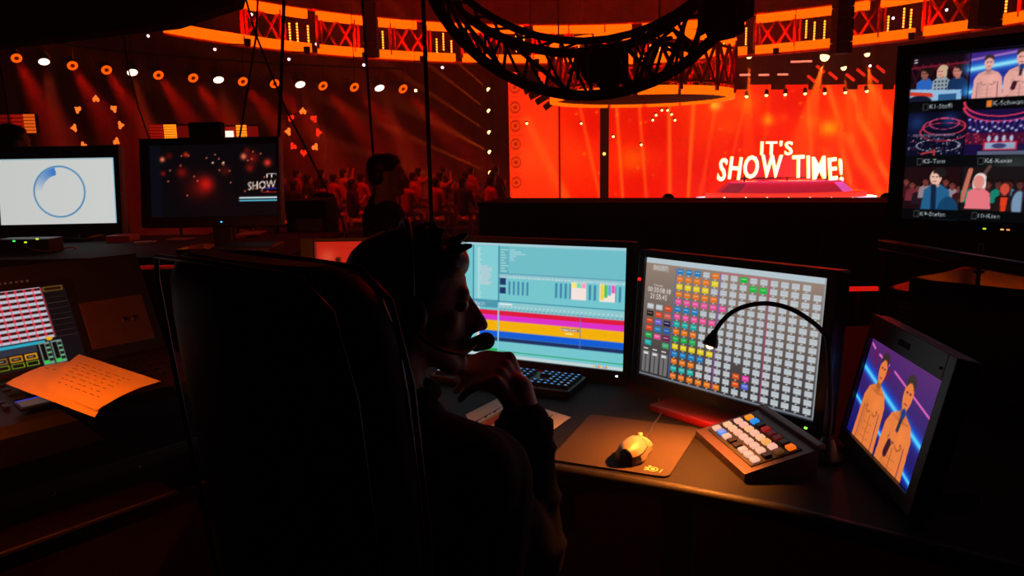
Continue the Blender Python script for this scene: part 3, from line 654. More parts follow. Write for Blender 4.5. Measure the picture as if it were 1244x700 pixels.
# ================================================================== DISPLAYS
def monitor(name, label, c, yaw, tilt, W, H, pix, desk_z, strength=1.0, bez=(.018, .018, .018, .022), thick=.045, stand='neck', led=None, frame_mat=None, roll=0.0, foot=None, neckmat=None):
    c = Vector(c); Fm = frame(yaw, tilt, roll); wv, uv, nv = Fm.col[0], Fm.col[1], Fm.col[2]
    n0 = Vector((math.sin(yaw), -math.cos(yaw), 0)); base = Vector((c.x, c.y, desk_z)) - n0 * .06
    t = thing(name, base, label, 'monitor'); fm = frame_mat or BLACK; bl, br, btp, bb = bez
    P = lambda x, y, z: c + wv * x + uv * y + nv * z
    flat_screen('screen', pix, P(0, 0, 0), Fm, W, H, t, strength)
    M3 = Fm
    b = MB(); b.box(P((br - bl) / 2, (btp - bb) / 2, -thick / 2 - .003), (W + bl + br, H + btp + bb, thick), M3, .006); b.box(P(0, -H * .05, -thick - .012), (W * .62, H * .6, .03), M3, .008); b.build('housing', fm, t)
    b = MB(); zf = .004
    b.box(P(-W / 2 - bl / 2, (btp - bb) / 2, zf), (bl, H + btp + bb, .012), M3, .002); b.box(P(W / 2 + br / 2, (btp - bb) / 2, zf), (br, H + btp + bb, .012), M3, .002)
    b.box(P(0, H / 2 + btp / 2, zf), (W, btp, .012), M3, .002); b.box(P(0, -H / 2 - bb / 2, zf), (W, bb, .012), M3, .002); bz = b.build('bezel', fm, t)
    if led:
        b = MB(); b.box(P(led[0], -H / 2 - bb * .55, zf + .007), (.006, .004, .003), M3); b.build('power_led', mat('led_%d_%d_%d' % led[1], led[1], emit=3), bz)
    if stand == 'neck':
        q = P(0, -H * .1, -thick - .02); yw = Matrix.Rotation(yaw, 3, 'Z')
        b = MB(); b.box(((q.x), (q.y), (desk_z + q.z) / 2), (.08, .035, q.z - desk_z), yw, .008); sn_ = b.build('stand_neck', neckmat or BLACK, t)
        fw = foot or (.26, .2)
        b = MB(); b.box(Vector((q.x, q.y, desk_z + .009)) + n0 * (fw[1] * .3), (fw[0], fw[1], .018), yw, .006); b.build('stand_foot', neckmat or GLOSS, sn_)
    return t, P, Fm

# --- white loading screen (far left)
p = Pix(150, 86, (222, 225, 222), 16 / 9)
p.a += (8 * (p.X - .4))[..., None]
cx_, cy_ = .515, .505
dx = (p.X - cx_) * p.asp; dy = p.Y - cy_; an = np.degrees(np.arctan2(-dy, dx)) % 360; rr_ = np.hypot(dx, dy)
k_ = ((rr_ > .255) & (rr_ < .37) & (an > 98) & (an < 180)).astype(float) * np.clip((178 - an) / 75, 0, 1); p.put(k_ * .9, (50, 120, 215))
p.ring(cx_, cy_, .385, .022, (62, 140, 196)); p.rect(0, 0, 1, .012, (120, 180, 200)); p.rect(.985, 0, 1, 1, (110, 190, 215))
mA, PA, FA = monitor('loading_monitor', 'black monitor with a white loading screen and blue circle at far left', (-2.084, 3.444, 1.277), R(1.5), R(6.3),   .53, .30, p, 1.05, .8, (.025, .025, .055, .05))
for i, (a, cc) in enumerate(((17, (60, 220, 80)), (31, (190, 220, 40)), (45, (190, 220, 40)))):
    pass
# --- middle stage-preview monitor
p = Pix(140, 80, (7, 6, 9), .5 / .28)
U = lambda x: (x - 182) / 155; Vv = lambda y: (y - 176) / 87
p.rect(0, 0, U(196), 1, (8, 10, 18))
for x_, y_, r_, cc, al in ((221, 209, 9, (120, 12, 10), .9), (249, 225, 14, (255, 28, 20), 1), (238, 228, 22, (90, 8, 8), .6), (226.5, 187.5, 4, (220, 40, 20), .9), (197.5, 193, 4, (255, 120, 80), 1), (297, 191, 5, (255, 120, 90), 1), (308, 193, 10, (110, 14, 12), .9), (325.6, 199, 6, (230, 50, 40), 1), (274, 208, 9, (70, 14, 14), .9), (304, 205, 7, (130, 20, 16), .9), (206, 189, 6, (90, 8, 8), .8), (198, 210, 4, (150, 20, 12), .8), (301, 184, 5, (110, 14, 10), .8), (260, 240, 20, (30, 6, 6), .5)):
    p.ell(U(x_), Vv(y_), r_ / 155, r_ / 87, cc, al, 1)
rg = random.Random(4)
for _ in range(26): p.ell(rg.uniform(.1, .98), rg.uniform(.08, .75), .006, .01, (230, 110, 80), .9)
for x_ in (259, 272): p.ell(U(x_), Vv(198), .007, .012, (255, 210, 180))
p.text("IT'S", U(324), Vv(217), .055, (255, 240, 235), .12); p.text('SHOW', U(301), Vv(231.5), .11, (255, 225, 215), .22, -.12)
p.rect(U(290), Vv(240), 1, Vv(241.6), (220, 245, 250)); p.rect(U(290), Vv(243.3), 1, Vv(245), (90, 190, 220)); p.rect(U(318), Vv(234), 1, Vv(235), (150, 30, 40)); p.rect(U(322), Vv(229.5), 1, Vv(230.5), (40, 30, 160))
mB, PB, FB = monitor('preview_monitor', 'black monitor showing dark red bokeh and part of the show lettering', (-1.157, 2.925, 1.325), R(-1.3), R(7.7), .5, .28, p, 1.05, 1.0, (.035, .012, .026, .04), led=(.03, (60, 180, 255)))
q = PB(-.015, .14 + .026, 0)
t = thing('camera_box', q, 'small black camera box on top of the middle monitor', 'camera')
m = MB(); m.box(q + Vector((0, -.01, .03)), (.125, .05, .058), None, .006); m.build('body', MATTE, t); m = MB(); m.cyl(q + Vector((0, -.035, .03)), q + Vector((0, -.05, .03)), .018, n=14); m.build('lens', GLOSS, t)
# --- red stage monitor behind the head
p = Pix(90, 54, (205, 34, 20), .47 / .28)
for x_, y_, r_, cc, al in ((.1, .2, .09, (240, 90, 60), .8), (.35, .55, .3, (240, 60, 40), .8), (.5, .35, .2, (235, 70, 40), .8), (.15, .7, .2, (170, 20, 12), .8), (.8, .5, .3, (220, 40, 20), .8)): p.ell(x_, y_, r_, r_ * 1.6, cc, al, 1)
p.rect(.16, .2, .2, .3, (60, 16, 10)); p.ell(.21, .42, .015, .025, (255, 170, 120)); p.rect(0, 0, .012, 1, (30, 30, 30))
monitor('stage_feed_monitor', 'monitor with a plain red stage feed between chair back and seated man', (-.474, 2.631, .967), R(-2.7), R(5.6), .47, .28, p, DZ, .8, (.05, .015, .014, .03))
# --- timeline monitor
p = Pix(250, 142, (116, 198, 206), 16 / 9)
CY = (116, 198, 206); DKC = (58, 132, 160)
p.rect(0, 0, 1, .022, (170, 205, 215)); p.rect(.215, .03, .357, .49, (128, 206, 212)); p.rect(.357, .03, 1, .265, (112, 190, 200)); p.rect(.357, .03, .41, .265, (96, 178, 192))
p.rect(.212, .02, .219, .5, DKC); p.rect(.353, .02, .360, .96, DKC); p.rect(.0, .5, .36, .51, DKC); p.rect(.0, .51, .36, .565, (74, 150, 172))
rg = random.Random(9)
for i in range(26):
    y_ = .045 + i * .0172; p.rect(.238, y_, .25 + rg.random() * .01, y_ + .011, (205, 222, 224), .8)
    if .19 < y_ < .36: p.rect(.255, y_, .255 + rg.uniform(.04, .075), y_ + .012, (195, 205, 215), .9)
for i in range(9): p.rect(.365, .05 + i * .023, .365 + rg.uniform(.02, .045), .06 + i * .023, (190, 220, 210), .8)
for i in range(6): p.rect(.415, .05 + i * .018, .415 + rg.uniform(.02, .09), .058 + i * .018, (190, 225, 225), .8)
p.rect(.357, .258, 1, .268, DKC); p.rect(.357, .262, 1, .30, (160, 200, 210), .6)
for i in range(40): p.rect(.37 + i * .0157, .285, .37 + i * .0157 + rg.uniform(.006, .012), .297, (215, 225, 230), .8)
p.rect(.362, .30, .395, .36, (24, 56, 100)); p.rect(.362, .38, .395, .435, (24, 56, 100))
for i in range(5): p.rect(.41 + i * .024, .325, .42 + i * .024, .44, (60, 130, 165))
for i in range(14):
    if i in (4, 5, 6, 9, 10, 11): continue
    p.rect(.655 + i * .024, .315, .666 + i * .024, .44, (60, 130, 165))
for x_, cols in ((.735, ((255, 232, 90), (100, 220, 170), (240, 150, 200))), (.875, ((240, 210, 30), (60, 190, 90), (70, 170, 220), (230, 70, 170)))):
    p.rect(x_, .30, x_ + .075, .445, (245, 228, 222))
    for i, cc in enumerate(cols): p.rect(x_ + .005 + i * .07 / len(cols), .305, x_ + .003 + (i + 1) * .07 / len(cols), .345 if x_ < .8 else .43 - i * .02, cc, .9)
p.rect(.357, .5, 1, .508, DKC); p.rect(.357, .515, 1, .585, (140, 200, 206))
for i in range(30): p.rect(.36 + i * .0213, .545, .368 + i * .0213, .552, (230, 236, 238)); p.rect(.36 + i * .0213, .57, .374 + i * .0213, .575, (60, 120, 150))
p.rect(.36, .52, .43, .535, (225, 235, 240)); p.rect(.235, .56, .25, .86, (238, 205, 205)); p.text('TRACKS', .222, .553, .03, (230, 240, 245), .06)
X0 = .252
for y0, y1, cc in ((.587, .628, (226, 26, 62)), (.628, .676, (222, 48, 200)), (.676, .768, (244, 176, 10)), (.768, .824, (16, 92, 214)), (.824, .857, (28, 48, 96))): p.rect(X0, y0, 1, y1, cc)
p.rect(.352, .52, .36, .97, (140, 205, 220)); p.rect(.783, .58, .787, .86, (90, 120, 200)); p.rect(.69, .69, .78, .715, (120, 110, 140), .8); p.text('marker', .69, .712, .022, (250, 240, 220), .08); p.rect(.71, .73, .75, .742, (255, 230, 150))
p.rect(.25, .925, .353, .95, (24, 170, 66)); p.rect(.36, .94, 1, .948, (30, 160, 80)); p.rect(0, .972, 1, 1, (196, 212, 214))
for i in range(12): p.rect(.3 + i * .012 + (i > 5) * .48, .977, .308 + i * .012 + (i > 5) * .48, .995, ((240, 190, 60), (120, 170, 220), (220, 110, 60))[i % 3])
s1 = 1.06
m1c = CAMP + (Vector((.037, 2.09, .981)) - CAMP) * s1
m1, P1, F1 = monitor('timeline_monitor', 'large black monitor with a turquoise timeline of coloured tracks in front of seated man', m1c, R(-26.4), R(3.8), .598 * s1, .336 * s1, p, DZ, 1.0, (.02, .02, .018, .026), foot=(.3, .2), led=(.3, (225, 235, 255)), neckmat=mat('red_reflection_gloss', (190, 24, 16), .25))  # stand colour carries a painted red stage reflection
mat('led_red', (255, 20, 16), emit=3)
# --- button grid monitor
p = Pix(270, 170, (120, 105, 96), 1.6)
p.a[:] = (np.array((158, 136, 122)) * (1 - p.Y[..., None]) ** .9 + np.array((44, 44, 48)) * (p.Y[..., None]) ** .9)
p.rect(0, 0, 1, .045, (186, 204, 212)); p.rect(.985, 0, 1, 1, (150, 160, 165)); p.rect(0, .985, 1, 1, (120, 125, 135))
p.text('ENDZEIT', .05, .095, .035, (220, 225, 225), .09); p.rect(.045, .06, .15, .105, (200, 205, 205), .35); p.text('Timecode', .06, .235, .02, (240, 230, 220), .06)
p.text('00:30:08:18', .022, .285, .042, (245, 240, 235), .15); p.text('21:55:45', .04, .34, .042, (245, 240, 235), .11)
GR = (196, 204, 210); OR = (240, 120, 24); BL = (24, 130, 200); YE = (240, 214, 30); PK = (240, 84, 160); TE = (16, 180, 176); GN = (24, 180, 80); RE = (226, 70, 30); PU = (110, 100, 220)
LC = [[GR, GR, RE], [(40, 20, 16), RE, (220, 90, 80)], [RE, PU, (30, 30, 80)], [RE, BL, (30, 100, 180)], [GN, PK, (120, 30, 80)], [TE, None, (60, 170, 110)]]
for i, row in enumerate(LC):
    for j, cc in enumerate(row):
        if cc: p.rect(.025 + j * .058, .385 + i * .062, .068 + j * .058, .428 + i * .062, cc); p.rect(.03 + j * .058, .40 + i * .062, .06 + j * .058, .406 + i * .062, (240, 235, 230), .7)
for j in range(3):
    p.rect(.015 + j * .06, .79, .063 + j * .06, .97, (118, 116, 116)); p.rect(.022 + j * .06, .8, .052 + j * .06, .82, (225, 225, 225)); p.rect(.034 + j * .06, .82, .042 + j * .06, .965, (70, 68, 70)); p.rect(.02 + j * .06, .765, .05 + j * .06, .775, (235, 230, 225))
RC5 = [[BL, BL, BL, GR, OR], [OR, OR, OR, OR, YE], [YE, YE, YE, YE, GR], [OR, OR, OR, OR, OR], [PK] * 6, [BL, BL, BL], [PK] * 5, [TE] * 3, [OR] * 3, [GN] * 3, [YE] * 5, [BL] * 4, [OR] * 3, [TE] * 3, [OR] * 6]
for r_ in range(15):
    for c_ in range(15):
        x_ = .205 + c_ * .0525; y_ = .066 + r_ * .0615; cc = RC5[r_][c_] if c_ < len(RC5[r_]) else GR
        if (c_, r_) == (7, 0) or (c_, r_) in ((8, 1), (9, 1)): cc = (20, 190, 60)
        if (c_, r_) in ((7, 12), (7, 13)): cc = (230, 84, 24)
        if (c_, r_) == (8, 12): cc = (240, 60, 170)
        if (c_, r_) == (8, 13): cc = (90, 110, 220)
        if (c_, r_) in ((7, 11), (14, 0)): continue
        p.rect(x_, y_, x_ + .037, y_ + .042, cc); p.rect(x_ + .005, y_ + .014, x_ + .032, y_ + .02, (250, 245, 240) if cc is not GR else (165, 172, 180), .65)
        p.rect(x_ + .013, y_ + .047, x_ + .022, y_ + .054, (230, 235, 238))
p.line(.197, .06, .197, .97, .008, (90, 110, 190)); p.line(.463, .06, .463, .97, .008, (150, 90, 190)); p.line(.463, .06, .727, .06, .006, (210, 90, 120)); p.line(.727, .06, .727, .97, .008, (190, 70, 120))
m2, P2, F2 = monitor('button_grid_monitor', 'black monitor with a grid of grey and coloured buttons behind the gooseneck lamp', (.523, 1.797, .957), R(-51), R(4.8), .518, .324, p, DZ, .92, (.02, .026, .02, .032), foot=(.28, .22), led=(.245, (120, 230, 60)), neckmat=mat('red_reflection_gloss', (190, 24, 16), .25))  # red stage reflection on the black stand, put into its base colour
b = MB(); b.box(P2(-.518 / 2 - .012, .1, .012), (.007, .007, .004), F2); b.build('side_light', mat('led_red'), m2)
def screen_text(body, size, c, Fm, mt, parent, name='lettering'):
    me = letter_mesh(body, size, .0004, 0); me.materials.clear(); me.materials.append(mt); o = bpy.data.objects.new(name, me); C.objects.link(o); o.parent = parent
    M4 = Fm.to_4x4(); M4.translation = Vector(c) - ORG[parent.name]; o.matrix_local = M4; return o
screen_text('DELL', .012, P2(0, -.324 / 2 - .022, .0115), F2, mat('logo_grey', (110, 108, 106), .4, metal=.6), m2)
# --- large multiview screen at top right
p = Pix(330, 190, (5, 6, 8), .89 / .5)
TW, TH = .178, .262
def tile(x, y, cols): p.rect(x, y, x + TW, y + TH, cols)
def man(cx, top, s, skin, shirt, hair, facing=0, long=False):
    a = p.asp
    if long: p.ell(cx + .03 * s / a, top + .7 * s, .4 * s / a, .72 * s, hair)
    p.poly([(cx - .75 * s / a, top + 2.4 * s), (cx - .62 * s / a, top + 1.25 * s), (cx - .2 * s / a, top + .95 * s), (cx + .25 * s / a, top + .95 * s), (cx + .68 * s / a, top + 1.3 * s), (cx + .8 * s / a, top + 2.4 * s)], shirt)
    p.rect(cx - .14 * s / a, top + .75 * s, cx + .16 * s / a, top + 1.1 * s, tuple(.8 * v for v in skin))
    p.ell(cx + facing * .05 * s / a, top + .55 * s, .30 * s / a, .42 * s, skin)
    p.ell(cx + (.08 - facing * .06) * s / a, top + .28 * s, .34 * s / a, .28 * s, hair)
    p.ell(cx + facing * .09 * s / a, top + .62 * s, .22 * s / a, .3 * s, skin)
    for e in (-.1, .1): p.ell(cx + (facing * .1 + e) * s / a, top + .52 * s, .05 * s / a, .03 * s, (50, 30, 25))
    p.line(cx + (facing * .1 - .08) * s / a, top + .78 * s, cx + (facing * .1 + .08) * s / a, top + .78 * s, .04 * s, (140, 50, 50))
def torso(cx, top, s, mic, sk=(236, 170, 160)):
    a = p.asp; sh = tuple(.72 * v for v in sk)
    p.poly([(cx - .95 * s / a, top + 3.2 * s), (cx - .85 * s / a, top + 1.6 * s), (cx - .62 * s / a, top + 1.25 * s), (cx - .15 * s / a, top + 1.05 * s), (cx + .15 * s / a, top + 1.05 * s), (cx + .62 * s / a, top + 1.25 * s), (cx + .85 * s / a, top + 1.6 * s), (cx + .95 * s / a, top + 3.2 * s)], sk)
    p.line(cx - .6 * s / a, top + 1.9 * s, cx - .66 * s / a, top + 3.2 * s, .05 * s, (120, 60, 90)); p.line(cx + .6 * s / a, top + 1.9 * s, cx + .66 * s / a, top + 3.2 * s, .05 * s, (120, 60, 90))
    p.ell(cx - .5 * s / a, top + 2.3 * s, .3 * s / a, 1.0 * s, tuple(.86 * v for v in sk), .7, 1); p.ell(cx + .25 * s / a, top + 1.7 * s, .35 * s / a, .4 * s, tuple(min(255, 1.07 * v) for v in sk), .7, 1)
    p.ell(cx, top + 1.2 * s, .3 * s / a, .2 * s, sh, .8, 1)
    for e in (-1, 1):
        for q_ in range(6): p.line(cx + e * (.08 + q_ * .065) * s / a, top + (2.06 - .012 * (q_ - 2.5) ** 2) * s, cx + e * (.08 + (q_ + 1) * .065) * s / a, top + (2.06 - .012 * (q_ - 1.5) ** 2) * s, .05 * s, sh)
        p.ell(cx + e * .38 * s / a, top + 1.88 * s, .05 * s / a, .04 * s, tuple(.62 * v for v in sk)); p.line(cx + e * .05 * s / a, top + 1.32 * s, cx + e * .5 * s / a, top + 1.27 * s, .04 * s, sh, .7)
        for q_ in range(3): p.line(cx + e * .06 * s / a, top + (2.4 + q_ * .25) * s, cx + e * .3 * s / a, top + (2.38 + q_ * .25) * s, .035 * s, sh, .6)
    p.line(cx, top + 2.1 * s, cx, top + 3.2 * s, .05 * s, sh)
    p.rect(cx - .16 * s / a, top + .8 * s, cx + .16 * s / a, top + 1.15 * s, sh); p.ell(cx, top + .55 * s, .28 * s / a, .45 * s, sk); p.ell(cx, top + .22 * s, .3 * s / a, .24 * s, (60, 44, 44)); p.ell(cx, top + .52 * s, .24 * s / a, .3 * s, sk)
    for e in (-.1, .1): p.ell(cx + e * s / a, top + .5 * s, .05 * s / a, .035 * s, (60, 34, 40))
    p.line(cx - .09 * s / a, top + .82 * s, cx + .09 * s / a, top + .82 * s, .04 * s, (150, 60, 70))
    if mic:
        p.line(cx - .62 * s / a, top + 1.7 * s, cx - .7 * s / a, top + 2.6 * s, .34 * s, sk); p.line(cx - .7 * s / a, top + 2.6 * s, cx - .12 * s / a, top + 1.75 * s, .28 * s, sk); p.line(cx - .36 * s / a, top + 2.35 * s, cx - .28 * s / a, top + 2.05 * s, .26 * s, (60, 24, 40))
        p.line(cx - .08 * s / a, top + 1.9 * s, cx + .02 * s / a, top + 1.15 * s, .16 * s, (40, 40, 60)); p.ell(cx + .03 * s / a, top + 1.08 * s, .13 * s / a, .15 * s, (24, 60, 130)); p.ell(cx - .08 * s / a, top + 1.78 * s, .17 * s / a, .16 * s, sk)
Y1, Y2, Y3 = .015, .345, .675
CX0, CX1 = .0, .181
tile(CX0, Y1, (22, 8, 16))
for i in range(20): p.ell(CX0 + .01 + i * .0085, Y1 + .05 + .01 * (i % 3), .004, .012, (110, 20, 40), .7)
p.line(CX0, Y1 + .06, CX0 + TW, Y1 + .05, .01, (120, 24, 44)); p.rect(CX0 + .008, Y1 + .01, CX0 + .018, Y1 + .016, (220, 220, 220)); p.rect(CX0 + .008, Y1 + .025, CX0 + .018, Y1 + .031, (220, 220, 220))
for i in range(5): p.line(CX0 + i * .04, Y1 + .07, CX0 + i * .04 + .03, Y1 + .2, .006, (70, 16, 34)); p.line(CX0 + i * .04 + .03, Y1 + .07, CX0 + i * .04, Y1 + .2, .006, (60, 14, 30))
man(CX0 + .045, Y1 + .06, .07, (150, 90, 76), (44, 100, 190), (24, 18, 18), -1); man(CX0 + .095, Y1 + .055, .07, (225, 165, 145), (150, 165, 175), (205, 176, 140), -1, True); man(CX0 + .145, Y1 + .055, .078, (205, 130, 110), (24, 50, 92), (34, 22, 20), -1)
for i in range(12): p.ell(CX0 + .078 + (i % 4) * .011, Y1 + .15 + (i // 4) * .022, .003, .006, (30, 40, 50))
p.poly([(CX0, Y1 + .185), (CX0 + .1, Y1 + .20), (CX0 + .158, Y1 + .205), (CX0 + .16, Y1 + TH), (CX0, Y1 + TH)], (150, 190, 225)); p.poly([(CX0, Y1 + .2), (CX0 + .07, Y1 + .215), (CX0 + .075, Y1 + .24), (CX0, Y1 + .225)], (214, 60, 40)); p.rect(CX0 + .09, Y1 + .225, CX0 + .145, Y1 + TH, (40, 90, 140)); p.ell(CX0 + .03, Y1 + .262, .04, .035, (20, 26, 50))
p.rect(CX0, Y1 + TH, 1, Y1 + TH + .02, (5, 6, 8))
tile(CX1, Y1, (30, 40, 150)); q0 = CX1
for y_, wd, cc, al in ((.07, .05, (50, 130, 230), .9), (.075, .018, (150, 235, 250), 1), (.2, .05, (50, 150, 235), .9), (.205, .015, (140, 225, 250), 1), (.02, .01, (235, 170, 245), 1), (.0, .04, (80, 40, 130), .7)): p.line(q0, Y1 + y_ + .02, q0 + TW, Y1 + y_ - .015, wd, cc, al, True)
p.rect(CX1 - .004, 0, CX1 - .001, Y1 + TH, (5, 6, 8))
torso(q0 + .052, Y1 + .02, .082, False); torso(q0 + .142, Y1 + .0, .092, True)
p.rect(CX1 + TW, 0, 1, 1, (5, 6, 8)); p.rect(0, Y1 + TH, 1, 1, (5, 6, 8)); p.rect(0, 0, 1, Y1, (5, 6, 8))
# row two: hall views
tile(CX0, Y2, (10, 12, 34)); p.ell(CX0 + .03, Y2 + .06, .04, .07, (30, 60, 120), .7, 1); p.ell(CX0 + .13, Y2 + .05, .03, .05, (30, 70, 150), .7, 1)
for cx_, cy_, rr, cc in ((.115, .09, .115, (226, 60, 80)), (.115, .07, .08, (190, 70, 120)), (.115, .12, .13, (200, 50, 70))): p.ring(CX0 + cx_, Y2 + cy_, rr, .009, cc, .95, None, None, 1.0, .42)
p.ring(CX0 + .1, Y2 + .2, .12, .008, (170, 170, 190), .9, None, None, 1, .3)
rg = random.Random(2)
for i in range(90): p.ell(CX0 + rg.uniform(.004, .174), Y2 + rg.uniform(.13, .255), .0018, .004, rg.choice(((190, 190, 210), (160, 40, 60), (90, 90, 140), (60, 50, 90))), .8)
p.rect(CX0 + .02, Y2 + .13, CX0 + .15, Y2 + .145, (150, 150, 170), .4); p.line(CX0 + .09, Y2 + .225, CX0 + .09, Y2 + .262, .008, (220, 50, 40)); p.line(CX0 + .05, Y2 + .25, CX0 + .09, Y2 + .235, .008, (210, 60, 50))
tile(CX1, Y2, (26, 14, 60)); q0 = CX1
for cy_ in (.0, .03): p.ring(q0 + .1, Y2 + cy_ - .05, .15, .01, (235, 60, 100), .95, 180, 360, 1.3, .6)
for i in range(11): p.ell(q0 + .01 + i * .0165, Y2 + .055 + .02 * math.sin(i * .3), .0035, .007, (250, 120, 150) if i % 2 else (190, 190, 250)); p.line(q0 + .01 + i * .0165, Y2 + .06, q0 + .02 + i * .014, Y2 + .12, .008, (70, 60, 170), .5, True)
p.rect(q0, Y2 + .135, q0 + TW, Y2 + .2, (80, 16, 46), .9)
for i in range(60): p.ell(q0 + rg.uniform(.003, .175), Y2 + rg.uniform(.13, .2), .003, .006, rg.choice(((150, 30, 60), (190, 60, 80), (60, 20, 50))), .8)
for i in range(14): p.ell(q0 + .012 + i * .012, Y2 + .1 + .012 * (i % 3), .004, .007, (190, 200, 240), .8)
p.rect(q0 + .055, Y2 + .185, q0 + .15, Y2 + .235, (210, 40, 60)); p.rect(q0 + .06, Y2 + .192, q0 + .145, Y2 + .228, (150, 170, 200)); p.ell(q0 + .1, Y2 + .21, .02, .015, (60, 60, 110))
for i in range(4): p.ell(q0 + .07 + i * .021, Y2 + .168, .005, .018, (180, 190, 220))
p.rect(q0 + .04, Y2 + .24, q0 + TW, Y2 + TH, (110, 120, 150), .8)
p.rect(0, Y2 + TH, 1, Y3, (7, 9, 11)); p.rect(CX1 + TW, 0, 1, 1, (6, 7, 9)); p.ell(.33, .66, .1, .1, (70, 76, 76), .6, 1)
# row three
tile(CX0, Y3, (30, 12, 16))
for i in range(9): man(CX0 + .008 + i * .021, Y3 + .06 + .02 * (i % 3), .055, (120, 56, 52), ((60, 20, 24), (110, 40, 50), (36, 20, 30), (150, 130, 140))[i % 4], (30, 12, 12), 0)
man(CX0 + .105, Y3 + .005, .108, (238, 190, 170), (36, 96, 140), (34, 26, 26), -1); p.line(CX0 + .097, Y3 + .12, CX0 + .1, Y3 + TH, .03, (18, 34, 60)); p.ell(CX0 + .145, Y3 + .3, .035, .12, (20, 66, 104))
tile(CX1, Y3, (26, 20, 22)); q0 = CX1
for i in range(6): man(q0 + .02 + i * .03, Y3 + .07, .06, (90, 46, 44), ((20, 130, 110), (60, 120, 150), (40, 24, 30))[i % 3], (24, 14, 12), 0)
p.line(q0 + .005, Y3 + .2, q0 + .025, Y3 + .02, .025, (200, 110, 90)); p.line(q0 + .06, Y3 + .06, q0 + .08, Y3 + .0, .02, (90, 60, 56))
man(q0 + .052, Y3 + .04, .088, (226, 140, 130), (235, 120, 130), (236, 222, 216), 0, True); p.ell(q0 + .052, Y3 + .09, .016, .04, (226, 140, 130))
man(q0 + .128, Y3 + .09, .072, (200, 70, 50), (36, 22, 24), (70, 24, 20), 0, True); p.ell(q0 + .128, Y3 + .13, .013, .032, (210, 76, 56)); p.poly([(q0 + .118, Y3 + .18), (q0 + .138, Y3 + .18), (q0 + .134, Y3 + TH), (q0 + .12, Y3 + TH)], (226, 60, 30)); p.ell(q0 + .17, Y3 + .22, .02, .08, (120, 150, 180))
p.rect(0, Y3 + TH, 1, 1, (6, 8, 10)); p.rect(CX1 - .003, Y3, CX1 + .001, 1, (6, 8, 10)); p.rect(CX1 + TW, Y1, 1, 1, (6, 7, 9))
def lab(x, y, s_, on_=False):
    p.rect(x, y - .035, x + .016, y + .005, (90, 92, 94)); p.rect(x + .0015, y - .032, x + .0145, y + .002, (250, 120, 20) if on_ else (8, 9, 11)); p.text(s_, x + .02, y - .004, .026, (190, 200, 205))
lab(.045, Y1 + TH + .05, 'K1-Steffi'); lab(.235, Y1 + TH + .05, 'K-Schwanni', True); lab(.038, Y2 + TH + .05, 'K5-Tom'); lab(.225, Y2 + TH + .05, 'K6-Kevin'); lab(.04, Y3 + TH + .045, 'K9-Stefan'); lab(.22, Y3 + TH + .045, '10-Kien')
# columns further right (outside the photograph): the same camera views go on
for xx in (.362, .724):
    src = p.a[:, :int(.36 * p.w)]; i0 = int(xx * p.w); wdt = min(src.shape[1], p.w - i0); p.a[:, i0:i0 + wdt] = src[:, :wdt]
TVF = frame(R(-45), R(-.6)); tvl = Vector((1.25, 2.372, 1.429)); tvc = tvl + TVF.col[0] * .445
SHZ = 1.115
mT, PT, FT = monitor('multiview_screen', 'large multiview television with rows of small camera pictures at upper right', tvc, R(-45), R(-.6), .89, .5, p, .985, .95, (.042, .03, .035, .035), .06, stand='neck', foot=(.4, .24), neckmat=MATTE)
for i, (x_, cc) in enumerate(((-.21, (190, 210, 60)), (-.165, (230, 170, 90)), (-.15, (230, 140, 80)))):
    b = MB(); b.box(PT(x_, -.25 - .02, .0115), (.008, .004, .002), FT); b.build('indicator_led', mat('tv_led_%d' % i, cc, emit=1.5), mT)
# --- tilted portable monitor on the right
p = Pix(150, 94, (40, 30, 120), .345 / .215)
p.a[:] = np.array((88, 40, 110)) * (1 - p.Y[..., None]) + np.array((20, 24, 110)) * p.Y[..., None]
for x0, y0, x1, y1, wd, cc, al in ((0, .30, 1, .62, .09, (20, 90, 230), 1), (0, .31, 1, .63, .035, (90, 220, 255), 1), (0, .62, 1, .95, .07, (20, 80, 220), 1), (0, .63, 1, .96, .025, (90, 220, 255), 1)): p.line(x0, y0, x1, y1, wd, cc, al, True)
p.line(.02, .06, .08, .09, .02, (250, 120, 210)); p.line(.16, .12, .33, .16, .02, (250, 120, 210)); p.line(.42, .18, .98, .36, .018, (250, 110, 200)); p.line(.1, .1, .14, .22, .03, (130, 20, 50)); p.line(.36, .2, .33, .3, .03, (130, 20, 50))
SKO = (238, 128, 62)
torso(.27, .07, .30, False, SKO); torso(.66, .11, .33, True, SKO)
p.rect(.02, .0, .0, 1, (0, 0, 0))
mR, PR, FR = monitor('portable_monitor', 'tilted portable monitor at the right showing two bare-chested men before blue lights', (.751, 1.413, .886), R(-96.5), R(12), .345, .215, p, DZ, .95, (.012, .03, .05, .03), .03, stand=None, roll=R(.6))
b = MB(); b.box(PR(.0, .215 / 2 + .024, .0105), (.05, .012, .004), FR, .0018); b.build('handle_slot', mat('slot_black', (3, 3, 3), .9), mR)
b = MB(); q = PR(0, -.215 / 2 - .03, -.02); b.box((q.x + .05, q.y, DZ + .012), (.16, .26, .024), Matrix.Rotation(R(-6.5), 3, 'Z'), .006); b.tube([PR(0, -.02, -.03), (q.x + .12, q.y, DZ + .02)], .012, 8); b.build('stand', MATTE, mR)
b = MB(); b.ball(PR(.16, .215 / 2 + .02, .011), .003, 6, 4); b.build('screw', STEEL, mR)

